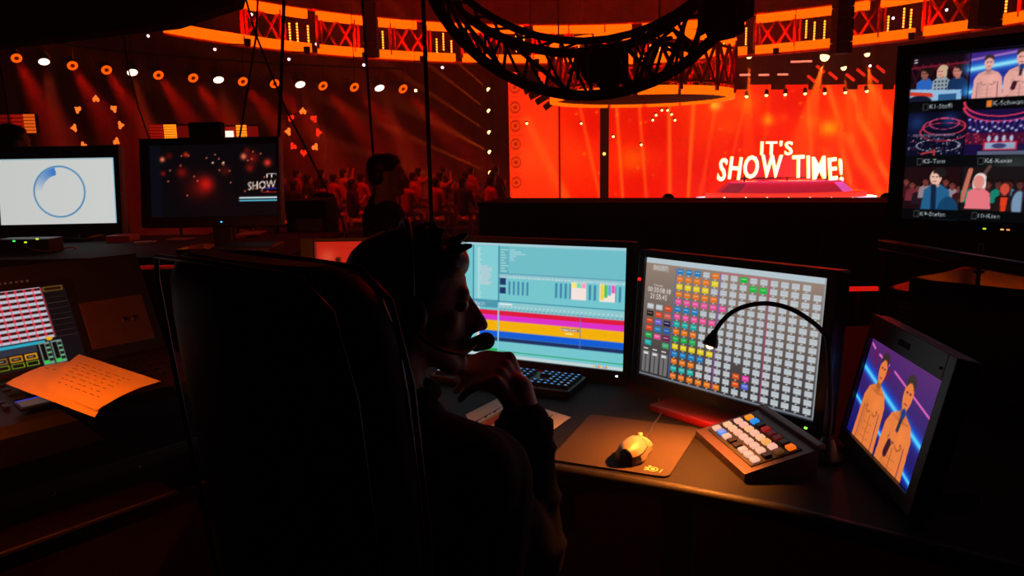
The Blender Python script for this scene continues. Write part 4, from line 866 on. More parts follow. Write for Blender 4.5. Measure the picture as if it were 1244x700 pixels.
# ================================================================== DESK OBJECTS
# --- keyboard with blue-lit keys
KY = R(-25); KF = Matrix.Rotation(KY, 3, 'Z'); kr = on(713, 457, .765)
KW, KD = .44, .15
kc = kr - KF.col[0] * (KW / 2) - KF.col[1] * (KD / 2); kc.z = DZ
kb = thing('keyboard', kc, 'black keyboard with blue-lit keys below the timeline monitor', 'keyboard')
m = MB(); m.box(kc + Vector((0, 0, .012)), (KW, KD, .022), KF, .004); m.build('body', BLACK, kb)
def key_mesh(w_, d_, nm, lit=None):
    m = MB(); h = .009; a, b = w_ / 2, d_ / 2; i_ = .0015
    m.add([(-a, -b, 0), (a, -b, 0), (a, b, 0), (-a, b, 0), (-a + i_, -b + i_, h), (a - i_, -b + i_, h), (a - i_, b - i_, h), (-a + i_, b - i_, h)], [(4, 5, 6, 7), (0, 1, 5, 4), (1, 2, 6, 5), (2, 3, 7, 6), (3, 0, 4, 7)])
    m.mi = 1; q = min(a, b) * .48
    m.add([(-q, -q * .2, h + .0003), (q * .7, -q * .2, h + .0003), (q * .7, q * .75, h + .0003), (-q, q * .75, h + .0003)], [(0, 1, 2, 3)])
    me = bpy.data.meshes.new(nm); me.from_pydata(m.v, [], m.f); me.materials.append(mat('key_cap', (12, 12, 13), .6)); me.materials.append(lit); me.polygons.foreach_set('material_index', m.m); me.update(); return me
KLB = mat('key_blue', (60, 150, 235), emit=1.6); KLW = mat('key_pale', (150, 190, 230), emit=1.1)
kmesh = [key_mesh(.0165, .0165, 'key', KLB), key_mesh(.0165, .0165, 'key', KLW), key_mesh(.1, .0165, 'key', KLB)]
rg = random.Random(6)
for r_ in range(6):
    for c_ in range(21):
        if c_ in (14, 17 + (r_ < 2) * 99) : pass
        if c_ == 14 or (r_ in (2, 3) and 15 <= c_ <= 16) : continue
        if r_ == 5 and 4 <= c_ <= 9:
            if c_ == 6: inst('key', kmesh[2], kb, kc + KF @ Vector((-KW / 2 + .018 + 6.4 * .0202, KD / 2 - .02 - r_ * .0212, .0232)), KF)
            continue
        inst('key', kmesh[1 if rg.random() < .18 else 0], kb, kc + KF @ Vector((-KW / 2 + .018 + c_ * .0202, KD / 2 - .02 - r_ * .0212, .0232)), KF)
# --- mouse pad with ring emblem, mouse
NL, NR, FRr, FL_ = on(667, 558, DZ + .004), on(812, 580, DZ + .004), on(850, 520, DZ + .004), on(717, 503, DZ + .004)
PADM = mat('pad_cloth', (64, 50, 42), .85, noise=.25, scale=500, bump=.2)
def inset_poly(P, r, n=5):
    out = []
    for i in range(4):
        p0, p1, p2 = P[i - 1], P[i], P[(i + 1) % 4]; a = (p0 - p1).normalized(); b = (p2 - p1).normalized()
        for k in range(n + 1):
            t = k / n; out.append((p1 + a * r) * (1 - t) ** 2 + p1 * 2 * t * (1 - t) + (p1 + b * r) * t * t)
    return out
PP = [NL, NR, FRr, FL_]
m = MB(); m.prism([(q.x, q.y) for q in inset_poly(PP, .02)], DZ, DZ + .004); pad = m.build('pad', PADM); pad.name = 'mouse_pad'
tag(pad, 'dark cloth mouse pad lit by the gooseneck lamp', 'mouse pad'); ORG['mouse_pad'] = Vector(pad.location)
LOGO = mat('pad_print', (225, 200, 165), .7)
def pp(u, v): return (NL * (1 - u) + NR * u) * (1 - v) + (FL_ * (1 - u) + FRr * u) * v
m = MB(); q = on(793, 570, DZ + .0046); ex = (NR - NL).normalized(); ey = Vector((-ex.y, ex.x, 0))
for ro, ri in ((.0115, .0085), (.005, 0.0)):
    n = 18
    for i in range(n):
        a, b = 2 * math.pi * i / n, 2 * math.pi * (i + 1) / n
        pt = lambda r_, g: q + ex * (r_ * math.cos(g)) + ey * (r_ * math.sin(g))
        m.add([pt(ri, a), pt(ro, a), pt(ro, b), pt(ri, b)], [(0, 1, 2, 3)])
for g in (2.2, 2.9, 3.6):
    d = ex * math.cos(g) + ey * math.sin(g); s_ = Vector((-d.y, d.x, 0)); a = q + d * .0115; b = q + d * .018
    m.add([a - s_ * .003, a + s_ * .003, b + s_ * .003, b - s_ * .003], [(0, 1, 2, 3)])
a = q + ex * .017; m.add([a - ey * .012 - ex * .001, a - ey * .012 + ex * .001, a + ey * .006 + ex * .003, a + ey * .006 + ex * .001], [(0, 1, 2, 3)])
m.build('printed_emblem', LOGO, pad)
mo = on(771, 549, DZ + .012); mo.z = DZ + .004
mouse = thing('computer_mouse', mo, 'gold-grey and black gaming mouse on the lit mouse pad', 'mouse')
MD = (on(800, 520, DZ) - on(765, 560, DZ)).normalized(); MS = Vector((MD.y, -MD.x, 0))     # forward, right
def msec(t):          # t -1 (palm end) .. 1 (front)
    wd = .033 * (1 - abs(t) ** 5 * .55) * (1 - .10 * math.exp(-((t - .15) * 3) ** 2)); hg = .041 * max(.02, (1 - ((t + .25) / 1.32) ** 2)) ** .62
    return wd, hg
def mpt(t, a, g=1.0):
    wd, hg = msec(t); return mo + MD * (t * .062) + MS * (wd * g * math.cos(a)) + Vector((0, 0, .004 + hg * g * math.sin(a)))
def mpatch(name, t0, t1, a0, a1, mt, g=1.0, nt_=8, na=10):
    m = MB(); V = [mpt(t0 + (t1 - t0) * i / nt_, a0 + (a1 - a0) * j / na, g) for i in range(nt_ + 1) for j in range(na + 1)]
    m.add(V, [(i * (na + 1) + j, i * (na + 1) + j + 1, (i + 1) * (na + 1) + j + 1, (i + 1) * (na + 1) + j) for i in range(nt_) for j in range(na)], True); return m.build(name, mt, mouse)
MGREY = mat('mouse_shell', (150, 138, 122), .42); MDARK = mat('mouse_dark', (20, 16, 16), .4)
mpatch('body', -1, 1, 0, math.pi, MDARK, .97, 14, 14)
mpatch('palm_shell', -.97, .12, .5, math.pi - .35, MGREY)
mpatch('right_button', .16, .97, .35, math.pi / 2 - .12, MGREY, 1.0, 6, 5); mpatch('left_button', .16, .97, math.pi / 2 + .12, math.pi - .5, MDARK, 1.0, 6, 5)
mpatch('side_grip', -.7, .5, 0.05, .42, mat('mouse_side', (120, 108, 98), .5)); mpatch('side_button', .1, .45, math.pi - .45, math.pi - .2, mat('mouse_light', (190, 200, 215), .35), 1.02, 4, 3)
m = MB(); m.cyl(mpt(.62, math.pi / 2) - MS * .004 - Vector((0, 0, .003)), mpt(.62, math.pi / 2) + MS * .004 - Vector((0, 0, .003)), .009, n=14); m.build('scroll_wheel', mat('wheel', (170, 165, 160), .3), mouse)
c0 = mpt(1, math.pi / 2); m = MB(); m.tube([mo + MD * .058 + Vector((0, 0, .012)), on(790, 525, DZ + .008), on(793, 517, DZ + .012), on(800, 508, DZ + .01), on(806, 496, DZ + .004), on(800, 485, DZ + .004)], .0022, 6); m.build('cable', mat('cable_grey', (70, 62, 56), .5), mouse)

# --- keypad box with lit keys
A = on(854, 533, DZ + .018); D_ = on(919, 587, DZ + .018); B_ = on(913, 489, DZ + .058); E_ = on(979, 537, DZ + .058)
ex = ((D_ - A) + (E_ - B_)).normalized(); L1 = ((D_ - A).length + (E_ - B_).length) / 2; ey = ((B_ - A) + (E_ - D_)) / 2; ey = (ey - ex * ey.dot(ex)); L2 = ey.length; ey.normalize(); ez = ex.cross(ey)
kpc = (A + D_ + B_ + E_) / 4; KPF = Matrix((ex, ey, ez)).transposed()
PQ = lambda u, v, h=0: kpc + ex * (u * L1 / 2) + ey * (v * L2 / 2) + ez * h
kp = thing('keypad_box', Vector((kpc.x, kpc.y, DZ)), 'sloped metal keypad box with rows of lit keys beside the mouse pad', 'keypad')
KPM = mat('keypad_metal', (92, 70, 64), .42, metal=.55, noise=.15, scale=120)
top = [PQ(-1, -1), PQ(1, -1), PQ(1, 1), PQ(-1, 1)]; bot = [Vector((q.x, q.y, DZ)) for q in top]
m = MB(); m.add(top + bot, [(0, 1, 2, 3), (7, 6, 5, 4), (0, 4, 5, 1), (1, 5, 6, 2), (2, 6, 7, 3), (3, 7, 4, 0)]); m.build('housing', KPM, kp)
m = MB(); m.box(PQ(0, 1.06, .004), (L1 * 1.04, L2 * .1, .012), KPF, .003); m.build('rear_ledge', KPM, kp)
m = MB(); m.box(PQ(0, -.02, .0012), (L1 * .86, L2 * .70, .0024), KPF, .001); m.build('key_field', mat('key_field', (10, 8, 8), .6), kp)
CW_, OG, BU = (255, 186, 160), (255, 150, 24), (20, 150, 240)
DK, R1, R2 = None, (150, 10, 10), (70, 8, 8)
KEYS = [[CW_, BU, CW_, DK, DK, CW_, CW_, CW_], [(255, 196, 150), (255, 190, 150), (255, 180, 150), CW_, CW_, CW_, CW_, DK], [CW_, CW_, (255, 190, 140), CW_, (255, 190, 140), (255, 170, 90), CW_, (90, 50, 20)], [OG, BU, DK, R1, R2, R2, DK, (255, 110, 14)]]
kw_, kd_ = L1 * .84 / 8, L2 * .66 / 4
def kmesh2(mt, nm):
    m = MB(); m.box((0, 0, .004), (kw_ * .66, kd_ * .62, .007), None, .0012); me = bpy.data.meshes.new(nm); me.from_pydata(m.v, [], m.f); me.materials.append(mt); return me
kcache = {}
for r_ in range(4):
    for c_ in range(8):
        cc = KEYS[r_][c_]
        if cc not in kcache: kcache[cc] = kmesh2(mat('keycap_%d_%d_%d' % cc, (40, 34, 32), .5, emit=.9, ecol=cc) if cc else mat('keycap_off', (16, 10, 10), .4), 'key')
        inst('key', kcache[cc], kp, PQ(0, -.02, .002) + ex * ((c_ - 3.5) * kw_) + ey * ((r_ - 1.5) * kd_), KPF)

# --- gooseneck lamp over the mouse pad
lb = Vector((.668, 1.50, DZ)); LY = 1.55
lamp = thing('gooseneck_lamp', lb, 'black gooseneck lamp arching in front of the button-grid monitor', 'lamp')
m = MB(); m.lathe([(0, .035), (.012, .035), (.02, .022), (.05, .012)], lb, (0, 0, 1), 18); m.build('base', BLACK, lamp)
path = [lb + Vector((0, 0, .04)), lb + Vector((.004, .005, .12)), at(1006, 420, 1.53), at(1000, 404, LY), at(985, 390, LY), at(962, 376, LY), at(935, 369, LY), at(910, 371, LY), at(890, 379, LY), at(876, 392, LY), at(868, 404, LY)]
def smooth_path(P, k=5):
    out = []
    for i in range(len(P) - 1):
        p0, p1, p2, p3 = P[max(i - 1, 0)], P[i], P[i + 1], P[min(i + 2, len(P) - 1)]
        for j in range(k):
            t = j / k; out.append(.5 * ((2 * p1) + (p2 - p0) * t + (2 * p0 - 5 * p1 + 4 * p2 - p3) * t * t + (3 * p1 - p0 - 3 * p2 + p3) * t ** 3))
    return out + [P[-1]]
m = MB(); m.tube(smooth_path(path), .0052, 10); m.build('gooseneck', RUBBER, lamp)
h0 = at(868, 404, LY); tgt = Vector((.335, 1.52, DZ)); hd = (tgt - h0).normalized()
m = MB(); m.lathe([(-.004, .006), (.006, .009), (.016, .0145), (.026, .0165), (.031, .0165)], h0, hd, 18); m.lathe([(.031, .0165), (.029, .014), (.02, .012)], h0, hd, 18); ls_ = m.build('lamp_shade', BLACK, lamp)
m = MB(); m.ball(h0 + hd * .0275, .0095, 10, 6); m.build('bulb', mat('bulb_lamp', (255, 190, 110), emit=12), ls_)
spot('gooseneck_light', h0 + hd * .042, hd, (255, 134, 44), 30, 118, 1.0, .008)

# --- printed sheets under the arm
PAPER = mat('white_paper', (232, 222, 210), .8); 
def sheet(name, P4, label, lift=None, mt=None, nx=8, ny=8, dz=0.0, thick=.0006):
    m = MB(); V = []
    for j in range(ny + 1):
        for i in range(nx + 1):
            u, v = i / nx, j / ny; q = (P4[0] * (1 - u) + P4[1] * u) * (1 - v) + (P4[3] * (1 - u) + P4[2] * u) * v
            V.append(q + Vector((0, 0, dz + (lift(u, v) if lift else 0))))
    n = len(V); F = [(j * (nx + 1) + i, j * (nx + 1) + i + 1, (j + 1) * (nx + 1) + i + 1, (j + 1) * (nx + 1) + i) for j in range(ny) for i in range(nx)]
    m.add(V + [q - Vector((0, 0, thick)) for q in V], F + [tuple(n + k for k in reversed(f)) for f in F], True)
    o = m.build(name, mt or PAPER); tag(o, label, 'paper')
    def S(u, v, h=.0006):
        q = (P4[0] * (1 - u) + P4[1] * u) * (1 - v) + (P4[3] * (1 - u) + P4[2] * u) * v; return q + Vector((0, 0, dz + h + (lift(u, v) if lift else 0)))
    return o, S
def ink(o, S, rects, nm='print', mt=None, seg=4):
    m = MB(); mats = []
    for u0, v0, u1, v1, cc in rects:
        mm = mat('ink_%d_%d_%d' % cc, cc, .8)
        if mm not in mats: mats.append(mm)
        m.mi = mats.index(mm)
        for k in range(seg):
            a, b = u0 + (u1 - u0) * k / seg, u0 + (u1 - u0) * (k + 1) / seg
            m.quad(S(a, v0), S(b, v0), S(b, v1), S(a, v1))
    ORG[o.name] = Vector(o.location); return m.build(nm, mats, o)
pz = DZ + .001
o, S = sheet('printed_sheet', [on(628, 552, pz), on(694, 507, pz), on(640, 490, pz), on(575, 530, pz)], 'white printed sheet under the raised forearm of the seated man')
ink(o, S, [(.75, .3, .92, .33, (120, 110, 104)), (.6, .36, .9, .38, (130, 120, 112)), (.3, .5, .8, .52, (130, 120, 112)), (.3, .6, .8, .62, (130, 120, 112))])
o, S = sheet('colour_chart_sheet', [on(606, 552, pz), on(640, 520, pz), on(612, 490, pz), on(566, 514, pz)], 'curled sheet with blue yellow and red bars under the man\'s chin', lambda u, v: .018 * max(0, (v - .72) / .28) ** 2, dz=.004)
ink(o, S, [(0, .78, 1, .85, (70, 90, 150)), (0, .73, 1, .78, (190, 160, 60)), (0, .58, 1, .73, (214, 66, 24)), (.1, .50, .9, .515, (120, 104, 96)), (.1, .42, .9, .435, (120, 104, 96)), (.1, .30, .9, .315, (120, 104, 96)), (.1, .22, .9, .235, (120, 104, 96)), (.1, .14, .8, .155, (120, 104, 96)), (.2, .9, .8, .915, (120, 110, 110)), (.2, .95, .7, .965, (120, 110, 110))])

# --- right-hand equipment stack
CASE = mat('case_black', (15, 14, 14), .4)
def corner_box(name, z, zb, c_px, f_px, b_px, mt, label, cat, ext=(1.0, 1.0)):
    c0, f0, b0 = on(c_px[0], c_px[1], z), on(f_px[0], f_px[1], z), on(b_px[0], b_px[1], z)
    a = (f0 - c0) * ext[0]; b = (b0 - c0) * ext[1]; P = [c0, c0 + a, c0 + a + b, c0 + b]
    t = thing(name, Vector(((P[0].x + P[2].x) / 2, (P[0].y + P[2].y) / 2, zb)), label, cat); m = MB()
    m.prism([(q.x, q.y) for q in P], zb, z - .006); m.build('body', CASE, t)
    m = MB(); m.prism([(q.x, q.y) for q in P], z - .006, z); m.build('lid', mt, t)
    m = MB()
    for i in (0, 3): m.cyl(Vector((P[i].x, P[i].y, z - .004)), Vector((P[(i + 1) % 4].x, P[(i + 1) % 4].y, z - .004)), .003, n=6)
    m.build('edge_trim', mat('edge_gloss', (70, 66, 64), .15, metal=.9), t)
    return t, P
GT = mat('gloss_lid', (16, 14, 14), .1, spec=.7)
lo_, LP = corner_box('equipment_case', .985, DZ, (1078, 349), (1168, 366), (1112, 340), CASE, 'low black equipment case with a side vent at the right end of the desk', 'case', (2.6, 4.4))
up_, UP = corner_box('effects_unit', 1.05, .985, (1105, 338), (1244, 352), (1190, 324), GT, 'black device with a glossy lid reflecting red light below the multiview television', 'device', (1.15, 1.15))
fv = (LP[1] - LP[0]).normalized(); nv = Vector((fv.y, -fv.x, 0))
for i in range(9):
    q = LP[0] + fv * .075 + Vector((0, 0, -.035 - i * .014)) + nv * .003; m = MB(); m.box(q, (.05, .006, .007), Matrix((fv, Vector((-fv.y, fv.x, 0)), Vector((0, 0, 1)))).transposed()); m.build('vent_slat', mat('vent_metal', (120, 98, 84), .35, metal=.8), lo_)
sh0, sh1 = on(1068, 292, SHZ), on(1244, 321, SHZ); sd = (sh1 - sh0)
shelf = thing('support_bar', Vector((sh0.x, sh0.y, DZ)), 'black support bar with a red-glinting edge below the multiview television', 'bar')
sn = Vector((-sd.y, sd.x, 0)).normalized()
sn = sn if sn.x > 0 else -sn
sp = [sh0, sh0 + sd * 1.1, sh0 + sd * 1.1 + sn * .035, sh0 + sn * .035]
m = MB(); m.prism([(q.x, q.y) for q in sp], SHZ - .03, SHZ); m.build('board', CASE, shelf)
m = MB(); m.cyl(sh0 + Vector((0, 0, -.002)), sh0 + sd * 1.1 + Vector((0, 0, -.002)), .0045, n=8); m.build('upper_edge', mat('edge_gloss'), shelf)
m = MB(); m.cyl(sh0 + Vector((0, 0, -.028)), sh0 + sd * 1.1 + Vector((0, 0, -.028)), .003, n=8); m.build('lower_edge', mat('edge_gloss'), shelf)
for t_ in (.04, 1.06):
    q = sh0 + sd * t_ + sn * .018; m = MB(); m.box((q.x, q.y, (SHZ - .03 + DZ) / 2), (.025, .025, SHZ - .03 - DZ)); m.build('leg', DARKMETAL, shelf)
q = on(1189, 330, 1.05); m = MB(); m.cyl((q.x, q.y, 1.05), (q.x, q.y, 1.13), .006, n=8); m.lathe([(0, .016), (.004, .014)], (q.x, q.y, 1.05), (0, 0, 1), 14); o = m.build('support_rod', BLACK); tag(o, 'thin black rod standing on the glossy device below the television', 'rod')
p = on(1036, 545, DZ); t = thing('desk_button', Vector((p.x, p.y, DZ)), 'small black desk button with a red light by the portable monitor', 'button')
m = MB(); m.box((p.x, p.y, DZ + .012), (.03, .02, .024), None, .004); m.build('body', BLACK, t); m = MB(); m.ball((p.x, p.y - .006, DZ + .026), .0035, 8, 5); m.build('light', mat('led_orange', (255, 80, 30), emit=2), t)

# ================================================================== LEFT CONSOLE AND FLIGHT CASE
wv = Vector((math.cos(R(50)), math.sin(R(50)), 0)); nv = Vector((math.sin(R(50)), -math.cos(R(50)), 0)); BR = Vector((-1.09, 1.84, 0))
def cp(a, n, z): q = BR + wv * a + nv * n; return Vector((q.x, q.y, z))
con = thing('lighting_console', cp(-.2, .08, .79), 'dark lighting console with a tilted touchscreen at the left', 'console')
prof = [(-.17, .79), (-.17, 1.13), (-.125, 1.145), (.004, .897), (.25, .872), (.29, .868), (.315, .85), (.315, .79)]
A0, A1 = -.62, .2
m = MB(); m.add([cp(A0, n, z) for n, z in prof] + [cp(A1, n, z) for n, z in prof], [list(range(8)), list(range(15, 7, -1))] + [(i, 8 + i, 8 + (i + 1) % 8, (i + 1) % 8) for i in range(8)]); m.build('body', mat('console_grey', (17, 16, 17), .5, noise=.2), con)
p = Pix(220, 130, (12, 14, 18), .36 / .207)
p.rect(0, 0, .845, .66, (196, 206, 222))
for r_ in range(9):
    y_ = .01 + r_ * .0725
    p.rect(0, y_, .845, y_ + .036, (200, 30, 44))
    for c_ in range(16): p.rect(.006 + c_ * .0535, y_ + .004, .04 + c_ * .0535, y_ + .032, (16, 10, 12)); p.rect(.012 + c_ * .0535, y_ + .014, .03 + c_ * .0535, y_ + .02, (90, 60, 40)); p.rect(.045 + c_ * .0535, y_, .051 + c_ * .0535, y_ + .0725, (235, 60, 80), .8)
    p.rect(.86, y_ + .002, .985, y_ + .068, (10, 10, 12)); p.line(.86, y_ + .07, .985, y_ + .07, .004, (70, 60, 60)); p.line(.86, y_, .86, y_ + .07, .003, (60, 56, 56))
p.rect(.86, .01, .985, .07, (120, 90, 20)); p.rect(.868, .02, .977, .06, (36, 10, 10)); p.ell(.81, .665, .02, .025, (255, 180, 30))
p.rect(0, .675, .78, .715, (40, 176, 206)); p.rect(0, .715, .72, .8, (44, 52, 66)); p.rect(.0, .8, .72, 1, (14, 16, 16))
for i, cc in enumerate(((150, 220, 30), (190, 220, 40), (120, 60, 140), (200, 220, 30), (40, 150, 40), (130, 90, 50), (200, 130, 20), (220, 150, 30))):
    p.rect(.02 + i * .088, .81, .095 + i * .088, .885, cc); p.rect(.03 + i * .088, .83, .085 + i * .088, .868, (20, 18, 18) if i not in (0, 1, 3) else cc); p.rect(.04 + i * .088, .845, .072 + i * .088, .852, (230, 230, 210)); p.rect(.02 + i * .088, .9, .095 + i * .088, .96, (150, 180, 30)); p.rect(.025 + i * .088, .908, .09 + i * .088, .952, (12, 14, 12))
for i in range(2):
    p.rect(.735 + i * .075, .70, .803 + i * .075, .985, (120, 150, 140)); p.rect(.742 + i * .075, .72, .77 + i * .075, .93, (10, 10, 10)); p.rect(.742 + i * .075, .93, .77 + i * .075, .97, (40, 220, 70))
    for k in range(4): p.rect(.775 + i * .075, .73 + k * .06, .8 + i * .075, .765 + k * .06, (16, 24, 20)); p.rect(.78 + i * .075, .77 + k * .06, .795 + i * .075, .78 + k * .06, (60, 220, 90))
CFm = frame(R(50), R(27.4)); sc0 = (cp(0, .004, .897) + cp(0, -.125, 1.145)) / 2
csc = Vector((-1.13, 1.87, .995)) - wv * .18
nrm = CFm.col[2]; pl0 = cp(0, .004, .897); csc = csc + nrm * ((pl0 - csc).dot(nrm) + .004)
m = MB(); m.box(csc - nrm * .004, (.40, .235, .006), CFm, .002); sb_ = m.build('screen_bezel', BLACK, con)
flat_screen('touchscreen', p, csc, CFm, .36, .207, sb_, .85)
m = MB(); q = csc + wv * .28 + CFm.col[1] * -.02; m.box(q + nrm * -.001, (.16, .13, .006), CFm, .002); m.build('lamplit_plate', mat('lamplit_brown', (120, 92, 70), .35, metal=.7, noise=.2), con)  # brown plate imitates lamplight falling on the sloped console panel
m = MB(); 
for dx_ in (-.012, .012): m.lathe([(0, .008), (.005, .008), (.006, .006)], q + wv * (dx_ + .03) + nrm * .002, nrm, 12)
m.build('knob', STEEL, con)
dkn = (cp(0, .25, .872) - cp(0, .004, .897)).normalized(); DKF = Matrix((wv, -dkn, wv.cross(-dkn))).transposed()
m = MB(); m.box((0, 0, .003), (.016, .013, .006), None, .001); kme = bpy.data.meshes.new('deck_key'); kme.from_pydata(m.v, [], m.f); kme.materials.append(mat('deck_key', (22, 21, 22), .4))
m = MB(); m.box((0, 0, .005), (.012, .022, .010), None, .002); fme = bpy.data.meshes.new('fader_cap'); fme.from_pydata(m.v, [], m.f); fme.materials.append(mat('fader_cap', (30, 29, 30), .4))
for r_ in range(5):
    for c_ in range(22):
        a_ = -.58 + c_ * .034; n_ = .05 + r_ * .036
        if -.42 < a_ < -.3 and n_ < .12: continue
        inst('deck_key' if r_ < 4 else 'fader_cap', kme if r_ < 4 else fme, con, cp(a_, n_, .8925 - (n_ - .02) * .1016 + .001), DKF)
m = MB(); q = on(43, 490, .888); m.box(q, (.07, .05, .006), DKF, .002); sd_ = m.build('small_display', BLACK, con)
m = MB(); m.box(q + Vector((0, 0, .0042)), (.06, .036, .001), DKF); m.build('display_glass', mat('lcd_grey', (70, 82, 84), emit=.35), sd_); m = MB(); m.box(q + Vector((0, 0, .0042)) + -dkn * .021, (.062, .006, .001), DKF); m.build('display_strip', mat('lcd_blue', (20, 50, 200), emit=.8), sd_)
# indicator letters along the top edge of the console
m = MB()
for i in range(7): q = csc + CFm.col[1] * (.207 / 2 + .02) + wv * (.03 + i * .012) + nrm * .001; m.box(q, (.006, .005, .001), CFm)
m.build('button_row', mat('dim_white', (90, 84, 84), emit=.12), con)
case = thing('flight_case', cp(-.15, .05, 0), 'dark flight case with aluminium rails under the console', 'flight case')
m = MB(); P = [cp(-.68, -.2, 0), cp(-.68, .28, 0), cp(.21, .28, 0), cp(.21, -.2, 0)]; m.prism([(q.x, q.y) for q in P], .1, .79); m.build('body', mat('case_board', (42, 18, 16), .6, noise=.25, scale=20), case)
RF = Matrix((wv, -nv, Vector((0, 0, 1)))).transposed()
for z, hgt, nm in ((.705, .034, 'upper_rail'), (.598, .010, 'lower_rail'), (.12, .03, 'bottom_rail')):
    m = MB(); m.box(cp(-.235, .284, z), (.89, .008, hgt), RF, .002)
    if nm == 'upper_rail':
        for q in (-.005, .005): m.box(cp(-.235, .289, z + q), (.89, .003, .003), RF)
    m.build(nm, ALU, case)
for a_ in (-.42, -.2, -.02, .1):
    m = MB(); m.lathe([(0, .006), (.003, .005), (.004, .002)], cp(a_, .2885, .692), nv, 10); m.build('rivet', STEEL, case)
m = MB(); m.box(cp(.09, .292, .63), (.06, .014, .05), RF, .003); m.lathe([(0, .014), (.008, .012)], cp(.09, .298, .63), nv, 12); m.build('latch', DARKMETAL, case)
for a_, n_ in ((-.6, -.12), (-.6, .2), (.13, -.12), (.13, .2)):
    m = MB(); m.cyl(cp(a_ - .015, n_, .05), cp(a_ + .015, n_, .05), .05, n=16); m.box(cp(a_, n_, .098), (.07, .07, .006), RF); m.build('caster', RUBBER, case)
# papers lying on the console
WP = mat('warm_paper', (238, 218, 186), .8)
cz = .905
o, S = sheet('loose_sheet', [on(6, 466, cz), on(115, 507, cz), on(165, 455, cz), on(90, 439, cz)], 'lower of two handwritten sheets on the lighting console', lambda u, v: .012 * math.sin(v * 3.1), WP)
o2, S2 = sheet('handwritten_sheet', [on(54, 477, cz), on(118, 502, cz + .004), on(197, 471, cz + .012), on(97, 437, cz + .01)], 'upper handwritten sheet glowing orange on the lighting console', lambda u, v: .006 + .012 * math.sin(v * 2.6) + .01 * max(0, v - .8), WP)
rg = random.Random(8); rc_ = []
for i in range(7):
    u = .12
    while u < .8:
        l = rg.uniform(.03, .1); rc_.append((u, .2 + i * .09, u + l, .2 + i * .09 + .012, (110, 80, 50))); u += l + rg.uniform(.02, .08)
ink(o2, S2, rc_, 'handwriting', seg=1)
rc_ = [(.05 + i * .1, .5 + .02 * (i % 2), .1 + i * .1, .515 + .02 * (i % 2), (110, 80, 50)) for i in range(4)]
ink(o, S, rc_, 'handwriting', seg=1)
# gooseneck lamp of the console, outside the frame on the left
g0 = cp(-.50, -.14, 1.13)
gl = thing('console_lamp', g0, 'small gooseneck lamp clipped to the lighting console', 'lamp')
gh = Vector((-1.06, 1.2, 1.25))
m = MB(); m.tube(smooth_path([g0, g0 + Vector((-.01, 0, .12)), (g0 + gh) / 2 + Vector((0, 0, .16)), gh + Vector((-.03, .03, .05)), gh]), .0048, 8); m.build('gooseneck', RUBBER, gl)
gd = (Vector((-.98, 1.60, .9)) - gh).normalized(); m = MB(); m.lathe([(-.004, .006), (.006, .009), (.018, .015), (.03, .0165)], gh, gd, 16); ls_ = m.build('lamp_shade', BLACK, gl)
m = MB(); m.ball(gh + gd * .027, .009, 8, 5); m.build('bulb', mat('bulb_lamp'), ls_)
spot('console_light', gh + gd * .042, gd, (255, 104, 12), 11, 112, .6, .008)


# ================================================================== PEOPLE
def blob(name, prims, voxel, smooth=6, fac=.5):
    bm = bmesh.new()
    for pr in prims:
        if pr[0] == 'e':
            c, r_ = Vector(pr[1]), pr[2]; r_ = Vector(r_) if hasattr(r_, '__len__') else Vector((r_, r_, r_)); M3 = pr[3] if len(pr) > 3 else Matrix.Identity(3)
            g = bmesh.ops.create_icosphere(bm, subdivisions=3, radius=1)
            for v in g['verts']: v.co = c + M3 @ Vector((v.co.x * r_.x, v.co.y * r_.y, v.co.z * r_.z))
        else:
            p0, p1, r0, r1 = Vector(pr[1]), Vector(pr[2]), pr[3], pr[4]; n = 14; d = p1 - p0
            if d.length < 1e-5: continue
            ax = d.normalized(); a = ax.orthogonal().normalized(); b = ax.cross(a); rings = []
            for th in np.linspace(-math.pi / 2, 0, 5): rings.append((p0 + ax * (r0 * math.sin(th)), max(r0 * math.cos(th), 1e-4)))
            for th in np.linspace(0, math.pi / 2, 5): rings.append((p1 + ax * (r1 * math.sin(th)), max(r1 * math.cos(th), 1e-4)))
            V = [[bm.verts.new(c + (a * math.cos(2 * math.pi * k / n) + b * math.sin(2 * math.pi * k / n)) * rr) for k in range(n)] for c, rr in rings]
            for i in range(len(V) - 1):
                for k in range(n): bm.faces.new((V[i][k], V[i][(k + 1) % n], V[i + 1][(k + 1) % n], V[i + 1][k]))
            bm.faces.new(list(reversed(V[0]))); bm.faces.new(V[-1])
    me = bpy.data.meshes.new('tmp'); bm.to_mesh(me); bm.free(); ob = bpy.data.objects.new('tmp', me); C.objects.link(ob)
    md = ob.modifiers.new('r', 'REMESH'); md.mode = 'VOXEL'; md.voxel_size = voxel; md.use_smooth_shade = True
    if smooth: sm = ob.modifiers.new('s', 'SMOOTH'); sm.iterations = smooth; sm.factor = fac
    dg = bpy.context.evaluated_depsgraph_get(); out = bpy.data.meshes.new_from_object(ob.evaluated_get(dg)); out.name = name
    bpy.data.objects.remove(ob); bpy.data.meshes.remove(me); return out
def put(name, me, mt, parent, loc=None):
    me.materials.clear(); me.materials.append(mt); o = ORG[parent.name]
    me.transform(Matrix.Translation(-o)); return link(name, me, parent, o)

